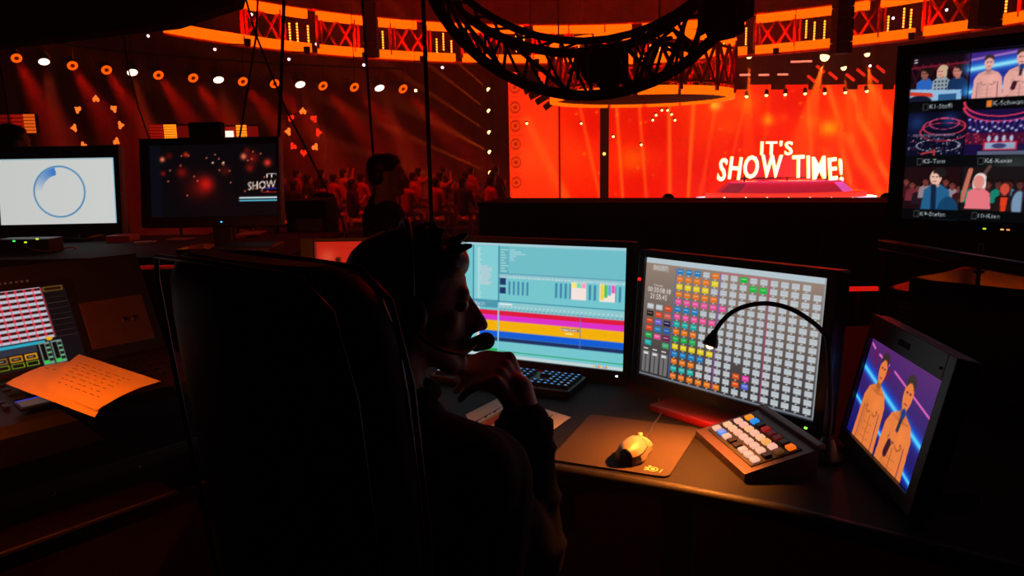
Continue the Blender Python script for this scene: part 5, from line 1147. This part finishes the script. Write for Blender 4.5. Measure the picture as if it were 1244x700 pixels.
def head_prims(c, Mh, s=1.0, neck_to=None):
    P = lambda x, y, z: Vector(c) + Mh @ Vector((x * s, y * s, z * s)); E = []
    e = lambda p, r_: E.append(('e', P(*p), tuple(q * s for q in r_), Mh)); cc = lambda a, b, r0, r1: E.append(('c', P(*a), P(*b), r0 * s, r1 * s))
    e((-.006, 0, .022), (.097, .075, .082)); e((.032, 0, .02), (.058, .062, .062)); e((.03, 0, -.045), (.062, .058, .075))
    cc((.078, -.03, .014), (.078, .03, .014), .016, .016); e((.056, .032, -.03), (.024, .024, .026)); e((.056, -.032, -.03), (.024, .024, .026))
    cc((.088, 0, .006), (.118, 0, -.04), .009, .0115); cc((.076, 0, .004), (.094, 0, -.045), .014, .019); e((.119, 0, -.045), (.0125, .012, .0105)); e((.104, .012, -.048), (.013, .009, .009)); e((.104, -.012, -.048), (.013, .009, .009))
    e((.082, 0, -.072), (.018, .03, .022)); cc((.094, -.014, -.072), (.094, .014, -.072), .008, .008); cc((.091, -.013, -.087), (.091, .013, -.087), .0085, .0085); e((.078, 0, -.113), (.021, .026, .018))
    for sg_ in (-1, 1):
        cc((-.005, sg_ * .054, -.055), (.066, sg_ * .02, -.112), .02, .018); e((-.012, sg_ * .074, -.014), (.018, .009, .03)); e((-.02, sg_ * .079, -.004), (.012, .006, .018))
    if neck_to is not None:
        q = Mh.inverted() @ (Vector(neck_to) - Vector(c)) / s; cc((-.022, 0, -.06), tuple(q), .056, .064)
    return E, P
def hand_prims(wr, k0, side, fwd, down, curl=1.0, s=1.0):
    """wr wrist, fwd direction to knuckles, side = thumb side, down = palm direction"""
    fwd, side, down = Vector(fwd).normalized(), Vector(side).normalized(), Vector(down).normalized(); W_ = Vector(wr); E = []
    kn = W_ + fwd * .085 * s
    for i in range(4):
        off = side * (.028 - i * .0187) * s; E.append(('c', W_ + fwd * .02 * s + off * .7, kn + off, .0165 * s, .0125 * s))
        L = (.044, .05, .046, .036)[i] * s; a = .5 * curl; p0 = kn + off; d = fwd
        for j, (sg_, rr) in enumerate(((1.0, .0098), (.68, .0088), (.55, .0078))):
            ang = a * (j + .6); d = fwd * math.cos(ang) + down * math.sin(ang); p1 = p0 + d * L * sg_; E.append(('c', p0, p1, rr * s, (rr - .0008) * s)); p0 = p1
    tb = W_ + fwd * .022 * s + side * .026 * s; t1 = tb + (fwd * .6 + side * .75 + down * .35).normalized() * .042 * s; t2 = t1 + (fwd * .9 + side * .15 + down * .4).normalized() * .034 * s; t3 = t2 + (fwd * .9 - side * .25 + down * .3).normalized() * .026 * s
    E += [('c', tb, t1, .0155 * s, .0125 * s), ('c', t1, t2, .0115 * s, .010 * s), ('c', t2, t3, .0098 * s, .0082 * s)]
    E.append(('c', W_ - fwd * .02 * s, W_ + fwd * .03 * s, .024 * s, .026 * s)); return E

# ---- the seated operator
HC = at(503, 363, 1.215); fy = R(9); pt_ = R(-4)
hx = Vector((math.cos(fy) * math.cos(pt_), math.sin(fy) * math.cos(pt_), math.sin(pt_))); hy = Vector((-math.sin(fy), math.cos(fy), 0)); hz = hx.cross(hy); MH = Matrix((hx, hy, hz)).transposed()
NECK = Vector((-.215, 1.13, .985)); PEL = Vector((-.20, 1.02, .55))
RSH, LSH = Vector((-.075, 1.03, .925)), Vector((-.335, 1.245, .945))
RELB, RWR = Vector((.022, 1.215, .70)), Vector((.016, 1.262, .955))
LELB, LWR = Vector((-.38, 1.50, .79)), Vector((-.33, 1.735, .79))
RHIP, LHIP = Vector((-.13, .97, .56)), Vector((-.26, 1.09, .56)); RKN, LKN = Vector((.13, 1.27, .49)), Vector((.0, 1.42, .5)); RAN, LAN = Vector((.20, 1.30, .1)), Vector((.06, 1.48, .1))
man_ = thing('person', Vector((-.16, 1.1, 0)), 'man in a black jacket seated in profile, hand at his mouth', 'person')
hp_, PH = head_prims(HC, MH, .97, NECK)
mouth = PH(.095, 0, -.08)
hf = (at(622, 437, 1.275) - RWR).normalized()
body = hp_ + [('c', NECK, PEL, .09, .13), ('c', RSH, LSH, .06, .06), ('c', RSH, RELB, .05, .042), ('c', RELB, RWR, .042, .028), ('c', LSH, LELB, .05, .042), ('c', LELB, LWR, .04, .028), ('c', RHIP, RKN, .085, .055), ('c', LHIP, LKN, .085, .055), ('c', RKN, RAN, .055, .035), ('c', LKN, LAN, .055, .035), ('c', RHIP, LHIP, .11, .11)]
# right hand: back of hand rising from the wrist, fingers folding left towards the mouth
KN = at(614, 437, 1.262); tip = at(572, 447, 1.275)
hdv = (KN - RWR)
for i in range(4):
    o_ = Vector((.004, .021, -.004)) * (1.4 - i) + Vector((-.004, 0, -.012)) * i
    k_ = KN + o_; E = body
    E.append(('c', RWR + hdv * .15 + o_ * .4, k_, .019, .0135))
    d1 = Vector((-.80, .12, .12 - i * .10)).normalized(); d2 = Vector((-.93, .05, -.30 - i * .12)).normalized(); d3 = Vector((-.65, -.05, -.75)).normalized(); L = (.042, .045, .042, .034)[i]
    a1 = k_ + d1 * L; a2 = a1 + d2 * L * .62; a3 = a2 + d3 * L * .5
    E += [('c', k_, a1, .0102, .0094), ('c', a1, a2, .0092, .0084), ('c', a2, a3, .0083, .0075)]
tb = RWR + hdv * .30 + Vector((-.018, -.006, 0)); t1 = tb + Vector((-.036, -.004, .022)); t2 = t1 + Vector((-.03, .002, .016)); t3 = t2 + Vector((-.022, .004, .006))
body += [('c', tb, t1, .016, .013), ('c', t1, t2, .0118, .0104), ('c', t2, t3, .010, .0085), ('c', RWR, RWR + hdv * .35, .027, .03)]
body += hand_prims(LWR, None, (.6, -.5, 0), (.35, .9, -.05), (0, 0, -1), .5)
for A_ in (RAN, LAN): body.append(('c', A_ + Vector((-.03, -.03, -.05)), A_ + Vector((.10, .10, -.065)), .038, .032))
put('body', blob('body', body, .0048, 4), SKIN, man_)
# jacket: torso and sleeves, with cuff, collar
d_r = (RWR - RELB).normalized()
jk = [('c', NECK + Vector((0, -.01, -.05)), PEL + Vector((.02, .03, .04)), .125, .155), ('c', RSH, LSH, .085, .085), ('c', RSH, RELB, .074, .062), ('c', RELB, RWR - d_r * .035, .062, .050), ('c', RELB, RELB + d_r * .06, .065, .06), ('c', LSH, LELB, .072, .06), ('c', LELB, LWR - (LWR - LELB) * .12, .058, .045),
      ('c', RSH + Vector((.02, .04, -.02)), PEL + Vector((.09, .06, .1)), .085, .11), ('c', LSH + Vector((.05, .04, -.03)), PEL + Vector((.02, .12, .1)), .085, .11), ('c', NECK + Vector((-.005, -.005, -.03)), NECK + Vector((.0, .0, .03)), .075, .07), ('c', NECK + Vector((.045, .03, -.02)), NECK + Vector((.10, .06, -.16)), .05, .07)]
for i in range(5):                                     # sleeve folds
    q = RELB + (RWR - RELB) * (.08 + i * .16); jk.append(('e', q + Vector((.008 * (-1) ** i, -.006, 0)), (.062 - i * .003, .062 - i * .003, .02)))
jk_ = put('jacket', blob('jacket', jk, .0075, 5), CLOTH, man_)
m = MB(); m.lathe([(-.028, .050), (-.02, .053), (.004, .053), (.008, .048), (.004, .034)], RWR - d_r * .03, d_r, 20); m.build('sleeve_cuff', CLOTH, jk_)
m = MB(); cpts = []
for i in range(25):
    g = 2 * math.pi * i / 24; cpts.append(NECK + Vector((.075 * math.cos(g) + .012, .072 * math.sin(g) + .006, .05 + .012 * math.cos(g + 2.6))))
m.tube(cpts, .013, 8); m.build('collar', CLOTH, jk_)
m = MB(); z0 = NECK + Vector((.085, -.02, .02)); m.tube([z0, z0 + Vector((.012, -.01, -.03)), z0 + Vector((.05, .0, -.06)), z0 + Vector((.075, .01, -.11))], .003, 6); m.build('zip', STEEL, jk_)
tr = [('c', RHIP, RKN, .1, .072), ('c', LHIP, LKN, .1, .072), ('c', RKN, RAN + Vector((0, 0, .03)), .072, .055), ('c', LKN, LAN + Vector((0, 0, .03)), .072, .055), ('c', RHIP, LHIP, .125, .125)]
put('trousers', blob('trousers', tr, .011, 5), mat('dark_denim', (12, 13, 17), .9, noise=.2, scale=200), man_)
for A_ in (RAN, LAN):
    put('shoe', blob('shoe', [('c', A_ + Vector((-.035, -.035, -.045)), A_ + Vector((.05, .05, -.055)), .05, .044), ('c', A_ + Vector((.05, .05, -.06)), A_ + Vector((.12, .12, -.066)), .042, .034)], .008, 3), BLACK, man_)
# hair: swept cap with tufts
hr_ = [('e', PH(-.022, 0, .034), (.097, .083, .083), MH), ('e', PH(.03, 0, .066), (.062, .066, .042), MH), ('e', PH(-.05, 0, -.01), (.066, .076, .072), MH), ('e', PH(-.07, 0, -.05), (.045, .058, .05), MH)]
rg = random.Random(12)
for i in range(34):
    a = rg.uniform(-1.2, 1.2); u = rg.uniform(-.9, .75); x_ = .08 * u - .012; y_ = .062 * math.sin(a) ; z_ = .034 + .085 * math.sqrt(max(.05, 1 - u * u * .8)) * math.cos(a)
    d_ = Vector((.03 + .02 * rg.random(), .02 * rg.uniform(-1, 1), .004 + .014 * rg.random())); hr_.append(('c', PH(x_, y_, z_ - .008), PH(x_ + d_.x, y_ + d_.y, z_ + d_.z), .014, .005))
for i in range(9):
    y_ = -.045 + i * .011; hr_.append(('c', PH(.03, y_, .088), PH(.074 + rg.uniform(-.008, .006), y_, .07 + rg.uniform(-.012, .01)), .018, .007))
put('hair', blob('hair', hr_, .0045, 3), HAIR, man_)
m = MB(); rg = random.Random(31)
for i in range(150):                                   # loose strands along the top
    a = rg.uniform(-1.3, 1.3); u = rg.uniform(-.95, .9); b0 = Vector((.08 * u - .01, .068 * math.sin(a), .036 + .088 * math.sqrt(max(.05, 1 - u * u * .8)) * math.cos(a)))
    dd = Vector((rg.uniform(.01, .035), rg.uniform(-.014, .014), rg.uniform(.0, .016))); pts = [b0, b0 + dd * .5 + Vector((0, 0, .006)), b0 + dd]
    m.tube([PH(*q) for q in pts], [.0012, .001, .0003], 3)
o = m.build('hair_strands', mat('hair_strand', (90, 66, 54), .35), man_); o['kind'] = 'stuff'
for sg_ in (-1, 1):
    m = MB(); m.ball(PH(.079, sg_ * .031, -.004), .0115, 10, 8); ey_ = m.build('eye', mat('eye_white', (190, 180, 175), .2), man_)
# headset worn by the man
hs = thing('headset', HC, 'dark headset with a boom microphone worn by the seated man', 'headset')
m = MB(); m.tube([PH(-.018 - .01 * math.cos(g), .093 * math.cos(g), .02 + .113 * math.sin(g)) for g in np.linspace(-.1, math.pi + .1, 21)], .006, 8); m.build('headband', BLACK, hs)
for sg_ in (-1, 1):
    m = MB(); m.lathe([(-.012, .03), (-.006, .036), (.012, .036), (.018, .026)], PH(-.018, sg_ * .088, -.012), MH @ Vector((0, sg_, 0)), 20); ec_ = m.build('ear_cup', BLACK, hs)
    m = MB(); m.box(PH(-.028, sg_ * .108, .0), (.012, .003, .04), MH, .001); m.build('side_trim', mat('grey_trim', (120, 116, 114), .3, metal=.6), ec_)
m = MB(); m.tube(smooth_path([PH(-.01, -.1, -.03), PH(.035, -.098, -.062), PH(.08, -.07, -.078), PH(.106, -.035, -.072), PH(.12, -.01, -.07)]), .003, 8); bm_ = m.build('boom', BLACK, hs)
me = blob('foam', [('c', PH(.108, -.022, -.0735), PH(.128, -.004, -.072), .0135, .0155)], .003, 2); put('microphone_foam', me, mat('foam_black', (14, 13, 13), .95, bump=.5, scale=900), bm_)
# ---- office chair
ca = R(-40); CD = Vector((math.sin(-ca), math.cos(-ca), 0)); CS = Vector((math.cos(-ca), -math.sin(-ca), 0))     # facing, right
cb = Vector((-.305, .95, 0)); seatc = cb + CD * .24
chair = thing('office_chair', Vector((seatc.x, seatc.y, 0)), 'tall black padded office chair with its back to the viewer', 'chair')
LEATHER = mat('black_leather', (14, 13, 13), .55, noise=.25, scale=150, bump=.25)
rings = []
def back_ring(z, hw, th, lean, rnd=.035, n=28):
    out = []
    for i in range(n):
        g = 2 * math.pi * i / n; cg, sg2 = math.cos(g), math.sin(g); x_ = hw * math.copysign(abs(cg) ** .35, cg); y_ = th * math.copysign(abs(sg2) ** .55, sg2)
        bow = .05 * (x_ / .25) ** 2
        out.append(cb + CS * x_ + CD * (y_ + bow - lean) + Vector((0, 0, z)))
    return out
LEAN = lambda z: (z - .5) * .10 - .03
m = MB(); rings = [back_ring(z, hw, th, LEAN(z)) for z, hw, th in ((.50, .14, .02), (.52, .17, .04), (.6, .19, .05), (.8, .208, .052), (1.0, .215, .05), (1.12, .215, .05), (1.19, .211, .048), (1.235, .20, .044), (1.262, .178, .034), (1.274, .145, .018))]
m.loft(rings); bk_ = m.build('backrest', LEATHER, chair)
m = MB()
for th_ in (-.052, .03):
    m.tube([cb + CS * x_ + CD * (th_ + .05 * (x_ / .25) ** 2 - LEAN(z)) + Vector((0, 0, z)) for x_, z in ((-.2, .7), (-.212, .95), (-.214, 1.13), (-.2, 1.232), (-.165, 1.268), (0, 1.276), (.165, 1.268), (.2, 1.232), (.214, 1.13), (.212, .95), (.2, .7))], .004, 6)
m.build('piping', mat('piping', (40, 38, 38), .4), bk_)
m = MB(); rg_ = []
for z, s_ in ((.40, .9), (.415, 1.0), (.455, 1.0), (.475, .93), (.482, .8)):
    rg_.append([seatc + CS * (.25 * s_ * math.copysign(abs(math.cos(g)) ** .5, math.cos(g))) + CD * (.25 * s_ * math.copysign(abs(math.sin(g)) ** .5, math.sin(g))) + Vector((0, 0, z)) for g in np.linspace(0, 2 * math.pi, 28, endpoint=False)])
m.loft(rg_); m.build('seat', LEATHER, chair)
for sg_ in (-1, 1):
    b0 = seatc + CS * .27 * sg_; m = MB(); m.box(b0 + CD * .05 + Vector((0, 0, .665)), (.07, .26, .03), Matrix((CS, CD, Vector((0, 0, 1)))).transposed(), .012); ar = m.build('armrest', LEATHER, chair)
    m = MB(); m.box(b0 + Vector((0, 0, .53)), (.03, .06, .25), Matrix((CS, CD, Vector((0, 0, 1)))).transposed(), .006); m.build('armrest_post', DARKMETAL, ar)
m = MB(); m.box(cb + CD * .08 + Vector((0, 0, .43)), (.09, .3, .03), Matrix((CS, CD, Vector((0, 0, 1)))).transposed(), .006); m.box(cb - CD * .065 + Vector((0, 0, .52)), (.09, .025, .2), Matrix((CS, CD, Vector((0, 0, 1)))).transposed(), .006); m.build('back_bracket', DARKMETAL, chair)
m = MB(); m.cyl(seatc + Vector((0, 0, .1)), seatc + Vector((0, 0, .41)), .028, n=14); m.build('gas_lift', DARKMETAL, chair)
for i in range(5):
    g = i * 2 * math.pi / 5 + .3; d = Vector((math.cos(g), math.sin(g), 0)); m = MB(); m.tube([seatc + Vector((0, 0, .12)), seatc + d * .29 + Vector((0, 0, .075))], [.03, .018], 8); bl_ = m.build('base_leg', DARKMETAL, chair)
    e_ = seatc + d * .29; s_ = Vector((-d.y, d.x, 0)); m = MB()
    for q in (-.018, .018): m.cyl(e_ + s_ * (q - .008) + Vector((0, 0, .03)), e_ + s_ * (q + .008) + Vector((0, 0, .03)), .03, n=14)
    m.cyl(e_ + Vector((0, 0, .03)), e_ + Vector((0, 0, .08)), .008, n=8); m.build('caster', RUBBER, bl_)

# ---- other people
def figure(name, base, face, label, group=None, pose='stand', shirt=None, trous=None, hairm=None, s=1.0, vox=.013, data=None, fl=None, armdir=.25):
    """standing height 1.75*s; pose sit: seat at .45"""
    base = Vector(base); t = thing(name, base, label, 'person', group)
    fx = Vector((math.cos(face), math.sin(face), 0)); fyv = Vector((-math.sin(face), math.cos(face), 0)); M3 = Matrix((fx, fyv, Vector((0, 0, 1)))).transposed()
    Q = lambda x_, y_, z_: base + (fx * x_ + fyv * y_ + Vector((0, 0, z_))) * s
    dz = 0 if pose == 'stand' else -.42
    hc_ = Q(.02, 0, 1.62 + dz); nk = Q(-.01, 0, 1.44 + dz); pel = Q(0, 0, .95 + dz)
    hp2, PH2 = head_prims(hc_, M3, s, nk); b_ = hp2; j_ = [('c', Q(-.01, 0, 1.36 + dz), pel + Vector((0, 0, .06)), .125 * s, .135 * s), ('c', Q(0, -.17, 1.40 + dz), Q(0, .17, 1.40 + dz), .07 * s, .07 * s), ('c', Q(0, -.1, 1.25 + dz), Q(0, .1, 1.25 + dz), .12 * s, .12 * s), ('c', Q(-.015, 0, 1.42 + dz), Q(-.01, 0, 1.47 + dz), .075 * s, .068 * s), ('c', Q(0, -.07, .98 + dz), Q(0, .07, .98 + dz), .11 * s, .11 * s)]
    b_ += [('c', nk, pel, .09 * s, .1 * s), ('c', Q(0, -.16, 1.40 + dz), Q(0, .16, 1.40 + dz), .055 * s, .055 * s)]
    t_ = []
    for sg_ in (-1, 1):
        sh, el, wr = Q(0, sg_ * .185, 1.385 + dz), Q(-.02, sg_ * .24, 1.11 + dz), Q(armdir, sg_ * .2, (.98 if pose == 'sit' else .95) + dz)
        b_ += [('c', sh, el, .045 * s, .04 * s), ('c', el, wr, .038 * s, .027 * s)] + hand_prims(wr, None, fyv * -sg_, (fx * .8 + Vector((0, 0, -.5))), Vector((0, 0, -1)), .6, s)
        j_ += [('c', sh, el, .062 * s, .055 * s), ('c', el, el + (wr - el) * .85, .052 * s, .042 * s)]
        if pose == 'stand': hip, kn, an = Q(0, sg_ * .095, .92), Q(.02, sg_ * .1, .5), Q(0, sg_ * .1, .09)
        else: hip, kn, an = Q(0, sg_ * .095, .53), Q(.42, sg_ * .12, .5), Q(.44, sg_ * .12, .09)
        b_ += [('c', hip, kn, .075 * s, .05 * s), ('c', kn, an, .05 * s, .034 * s), ('c', an + fx * -.03 - Vector((0, 0, .045 * s)), an + fx * .14 * s - Vector((0, 0, .06 * s)), .036 * s, .028 * s)]
        t_ += [('c', hip, kn, .09 * s, .066 * s), ('c', kn, an + Vector((0, 0, .04 * s)), .066 * s, .05 * s)]
    t_.append(('c', Q(0, -.08, .95 + dz), Q(0, .08, .95 + dz), .12 * s, .12 * s))
    h_ = [('e', PH2(-.02, 0, .036), (.098 * s, .083 * s, .083 * s), M3), ('e', PH2(.02, 0, .066), (.066 * s, .064 * s, .04 * s), M3), ('e', PH2(-.055, 0, -.015), (.056 * s, .07 * s, .066 * s), M3)]
    put('body', blob('body', b_, vox, 3), SKIN, t); put('shirt', blob('shirt', j_, vox * 1.15, 4), shirt or CLOTH, t); put('trousers', blob('trousers', t_, vox * 1.2, 4), trous or mat('dark_denim'), t); put('hair', blob('hair', h_, vox, 2), hairm or HAIR, t)
    return t
sb = at(470, 200, 4.3); hfl = 0
figure('person', (at(466, 215, 4.3).x, 4.3, HF), R(18), 'standing crew member in dark clothes silhouetted before the red hall', s=(at(470, 181, 4.3).z - HF) / 1.755, vox=.01)
pb = at(402, 262, 5.0)
figure('person', (pb.x - .05, 5.0, HF), R(10), 'crew member in a pale shirt partly hidden left of the standing silhouette', s=(at(398, 229, 5.0).z - HF) / 1.755, vox=.014, shirt=mat('pale_shirt', (215, 170, 165), .85), hairm=mat('light_hair', (150, 110, 80), .5))
for px_, py_, Y, lb_ in ((812, 233, 7.2, 'crew member whose dark head rises over the middle of the barrier'), (632, 241.5, 7.4, 'crew member whose dark head barely shows at the left end of the barrier'), (905, 241.5, 7.4, 'crew member whose dark head barely shows below the show sign'), (1078, 232, 6.9, 'crew member whose dark head rises beside the multiview television')):
    q = at(px_, py_, Y); figure('person', (q.x, Y, HF), R(90), lb_, 'crew behind the barrier', 'sit' if False else 'stand', s=(q.z - HF) / 1.755, vox=.02)
hd_ = at(8, 146, 5.4); figure('person', (hd_.x, 5.4, HF), R(60), 'crew member standing dark at the far left edge', s=(hd_.z - HF) / 1.755, vox=.016)

# ---- audience on stepped seating
tri = thing('seating_tier', Vector((-3.2, 18, HZ)), 'dark stepped audience seating left of the stage', 'seating')
for k in range(3):
    m = MB(); m.box((-3.3, 16.6 + k * 1.1, (HZ - .3 + k * .1) / 2), (7.4, 1.08, -.3 + k * .1 - HZ)); m.build('step', MATTE, tri)
def spectator(i, shirt):
    t = thing('person', (0, 0, 0), 'seated spectator in the red-lit audience left of the stage', 'person', 'audience left of the stage')
    M3 = Matrix.Identity(3); hp3, PH3 = head_prims((.02, 0, 1.2), M3, 1.0, (-.01, 0, 1.02))
    b_ = hp3 + [('c', (0, 0, 1.0), (0, 0, .55), .09, .11), ('c', (0, 0, .53), (.4, .1, .5), .07, .05), ('c', (0, 0, .53), (.4, -.1, .5), .07, .05), ('c', (.4, .1, .5), (.42, .1, .05), .05, .04), ('c', (.4, -.1, .5), (.42, -.1, .05), .05, .04)]
    up = i == 1
    j_ = [('c', (0, 0, .98), (0, 0, .58), .13, .14), ('c', (0, -.16, .98), (0, .16, .98), .07, .07)]
    for sg_ in (-1, 1):
        el, wr = ((.12, sg_ * .26, 1.08), (.2, sg_ * .16, 1.3)) if up else ((.05, sg_ * .25, .72), (.28, sg_ * .08, .68 + .12 * i))
        b_ += [('c', (0, sg_ * .18, .97), el, .045, .04), ('c', el, wr, .036, .028), ('e', wr, (.045, .03, .045))]; j_ += [('c', (0, sg_ * .18, .97), el, .06, .052)]
    put('body', blob('body', b_, .026, 2), SKIN, t); put('shirt', blob('shirt', j_, .028, 2), shirt, t)
    put('hair', blob('hair', [('e', PH3(-.02, 0, .036), (.1, .086, .085), M3), ('e', PH3(-.055, 0, -.03 * (i + 1)), (.06, .075, .07 + .03 * i), M3)], .026, 2), HAIR, t); return t
sp = [spectator(0, mat('shirt_rose', (200, 90, 90), .85)), spectator(1, mat('shirt_white', (215, 200, 195), .85)), spectator(2, mat('shirt_dark', (60, 40, 44), .85))]
rg = random.Random(21); cnt = 0
for k in range(3):
    nth = 0
    for c_ in range(11):
        if rg.random() < .1: continue
        i = rg.choice((0, 0, 1, 2, 2)); o = copy_tree(sp[i]); o.location = (-6.6 + c_ * .62 + rg.uniform(-.04, .04), 16.5 + k * 1.1, -.3 + k * .1); o.rotation_euler = (0, 0, R(48 + rg.uniform(-25, 25))); cnt += 1
        o['label'] = 'seated spectator in the %s audience row, %s from the left' % (('front', 'middle', 'back')[k], ORD[nth]); nth += 1
for o in sp:
    for ch in list(o.children): bpy.data.objects.remove(ch)
    bpy.data.objects.remove(o)

# ================================================================== SMALL THINGS ON THE LEFT
BZ = 1.05
REDGLINT = mat('red_glint_slab', (200, 34, 28), .45); PALEGLINT = mat('pale_glint_slab', (210, 196, 192), .6)  # made-up slabs stand in for red gloss reflections on the shelf edges
def slab(name, px_, py_, z, size, rz, mt, label, cat, Y=None):
    q = on(px_, py_, z) if Y is None else at(px_, py_, Y); m = MB(); m.box((q.x, q.y, z + size[2] / 2), size, Matrix.Rotation(rz, 3, 'Z'), .002); o = m.build(name, mt); tag(o, label, cat); return o
slab('red_glint_slab', 305, 286, BZ, (.11, .2, .012), .1, REDGLINT, 'red slab imitating a gloss reflection on the left desk right of the middle monitor', 'slab')
slab('glint_card', 220, 291, BZ, (.11, .08, .006), -.2, PALEGLINT, 'pale slab standing in for a gloss reflection under the left part of the middle monitor', 'card')
slab('glint_card', 176, 295, BZ, (.09, .07, .006), .3, PALEGLINT, 'pale slab standing in for a gloss reflection left of the middle monitor', 'card')
slab('red_glint_block', 150, 293, BZ, (.10, .12, .03), .1, REDGLINT, 'small red block imitating a gloss reflection between the white and the middle monitor', 'paper')
q = at(31, 294, 2.98); t = thing('signal_box', Vector((q.x, 2.98, BZ)), 'small black box with three green lights below the white monitor', 'device')
m = MB(); m.box((q.x, 3.0, BZ + .028), (.22, .1, .056), None, .004); m.build('body', BLACK, t)
for a, b, cc in ((17, 293, (60, 220, 80)), (31, 294.5, (190, 220, 40)), (45, 290.5, (190, 220, 40))):
    e = at(a, b, 2.949); m = MB(); m.box(e, (.010, .003, .006), None, .001); m.build('indicator_light', mat('ind_%d' % cc[0], cc, emit=1.6), t)
m = MB(); m.tube(smooth_path([at(28, 297, 2.93), at(40, 303, 2.86), at(60, 305, 2.84), at(82, 301, 2.86), at(92, 301, 2.9), at(88, 305, 2.86)]), .003, 6); o = m.build('signal_cable', mat('cable_pale', (150, 140, 135), .5)); tag(o, 'thin pale cable looping below the white monitor', 'cable')
q = at(312, 304, 2.6); t = thing('rack_unit', Vector((q.x - .03, 2.62, DZ)), 'black rack unit with a blue light behind the chair back', 'device')
m = MB(); m.box((q.x - .03, 2.62, (DZ + q.z + .02) / 2), (.2, .16, q.z + .02 - DZ), None, .006); m.build('body', BLACK, t)
m = MB(); m.box((q.x, 2.538, q.z), (.022, .004, .008), None, .001); m.build('blue_light', mat('led_blue', (30, 70, 255), emit=9), t)
m = MB(); m.box((q.x + .05, 2.538, q.z), (.004, .004, .004)); m.build('small_light', mat('led_violet', (90, 80, 255), emit=4), t)
q0, q1 = at(345, 244, 3.9), at(394, 244, 3.9); t = thing('black_cabinet', Vector(((q0.x + q1.x) / 2, 4.05, HF)), 'tall black cabinet left of the standing crew member', 'cabinet')
m = MB(); m.box(((q0.x + q1.x) / 2, 4.05, (HF + q0.z) / 2), (q1.x - q0.x, .28, q0.z - HF), None, .008); m.build('body', MATTE, t)
m = MB(); m.box(((q0.x + q1.x) / 2, 3.905, (HF + q0.z) / 2), (q1.x - q0.x - .03, .012, q0.z - HF - .04), None, .004); dr_ = m.build('door', BLACK, t)
m = MB(); m.box((q1.x - .03, 3.895, .6), (.012, .015, .1), None, .003); m.build('handle', DARKMETAL, dr_)
q = at(60, 178, 3.75); t = thing('swivel_chair', Vector((q.x, 3.98, HF)), 'dark rounded chair back rising behind the white monitor', 'chair')
m = MB(); prof = []
for z_, hw_ in ((.35, .20), (.6, .24), (1.0, .24), (1.2, .225), (q.z - .06, .19), (q.z - .02, .14), (q.z, .06)): prof.append([Vector((q.x + hw_ * math.copysign(abs(math.cos(g)) ** .5, math.cos(g)), 3.98 + .045 * math.sin(g), z_)) for g in np.linspace(0, 2 * math.pi, 24, endpoint=False)])
m.loft(prof); m.build('backrest', LEATHER, t)
m = MB(); m.box((q.x, 4.2, .22), (.48, .46, .09), None, .03); m.build('seat', LEATHER, t)
m = MB(); m.cyl((q.x, 4.2, HF + .06), (q.x, 4.2, .18), .03, n=12); m.lathe([(0, .28), (.03, .27), (.06, .04)], (q.x, 4.2, HF), (0, 0, 1), 20); m.build('base', DARKMETAL, t)
m = MB(); m.box((q.x, 4.03, .3), (.08, .03, .25), None, .006); m.build('back_bracket', DARKMETAL, t)
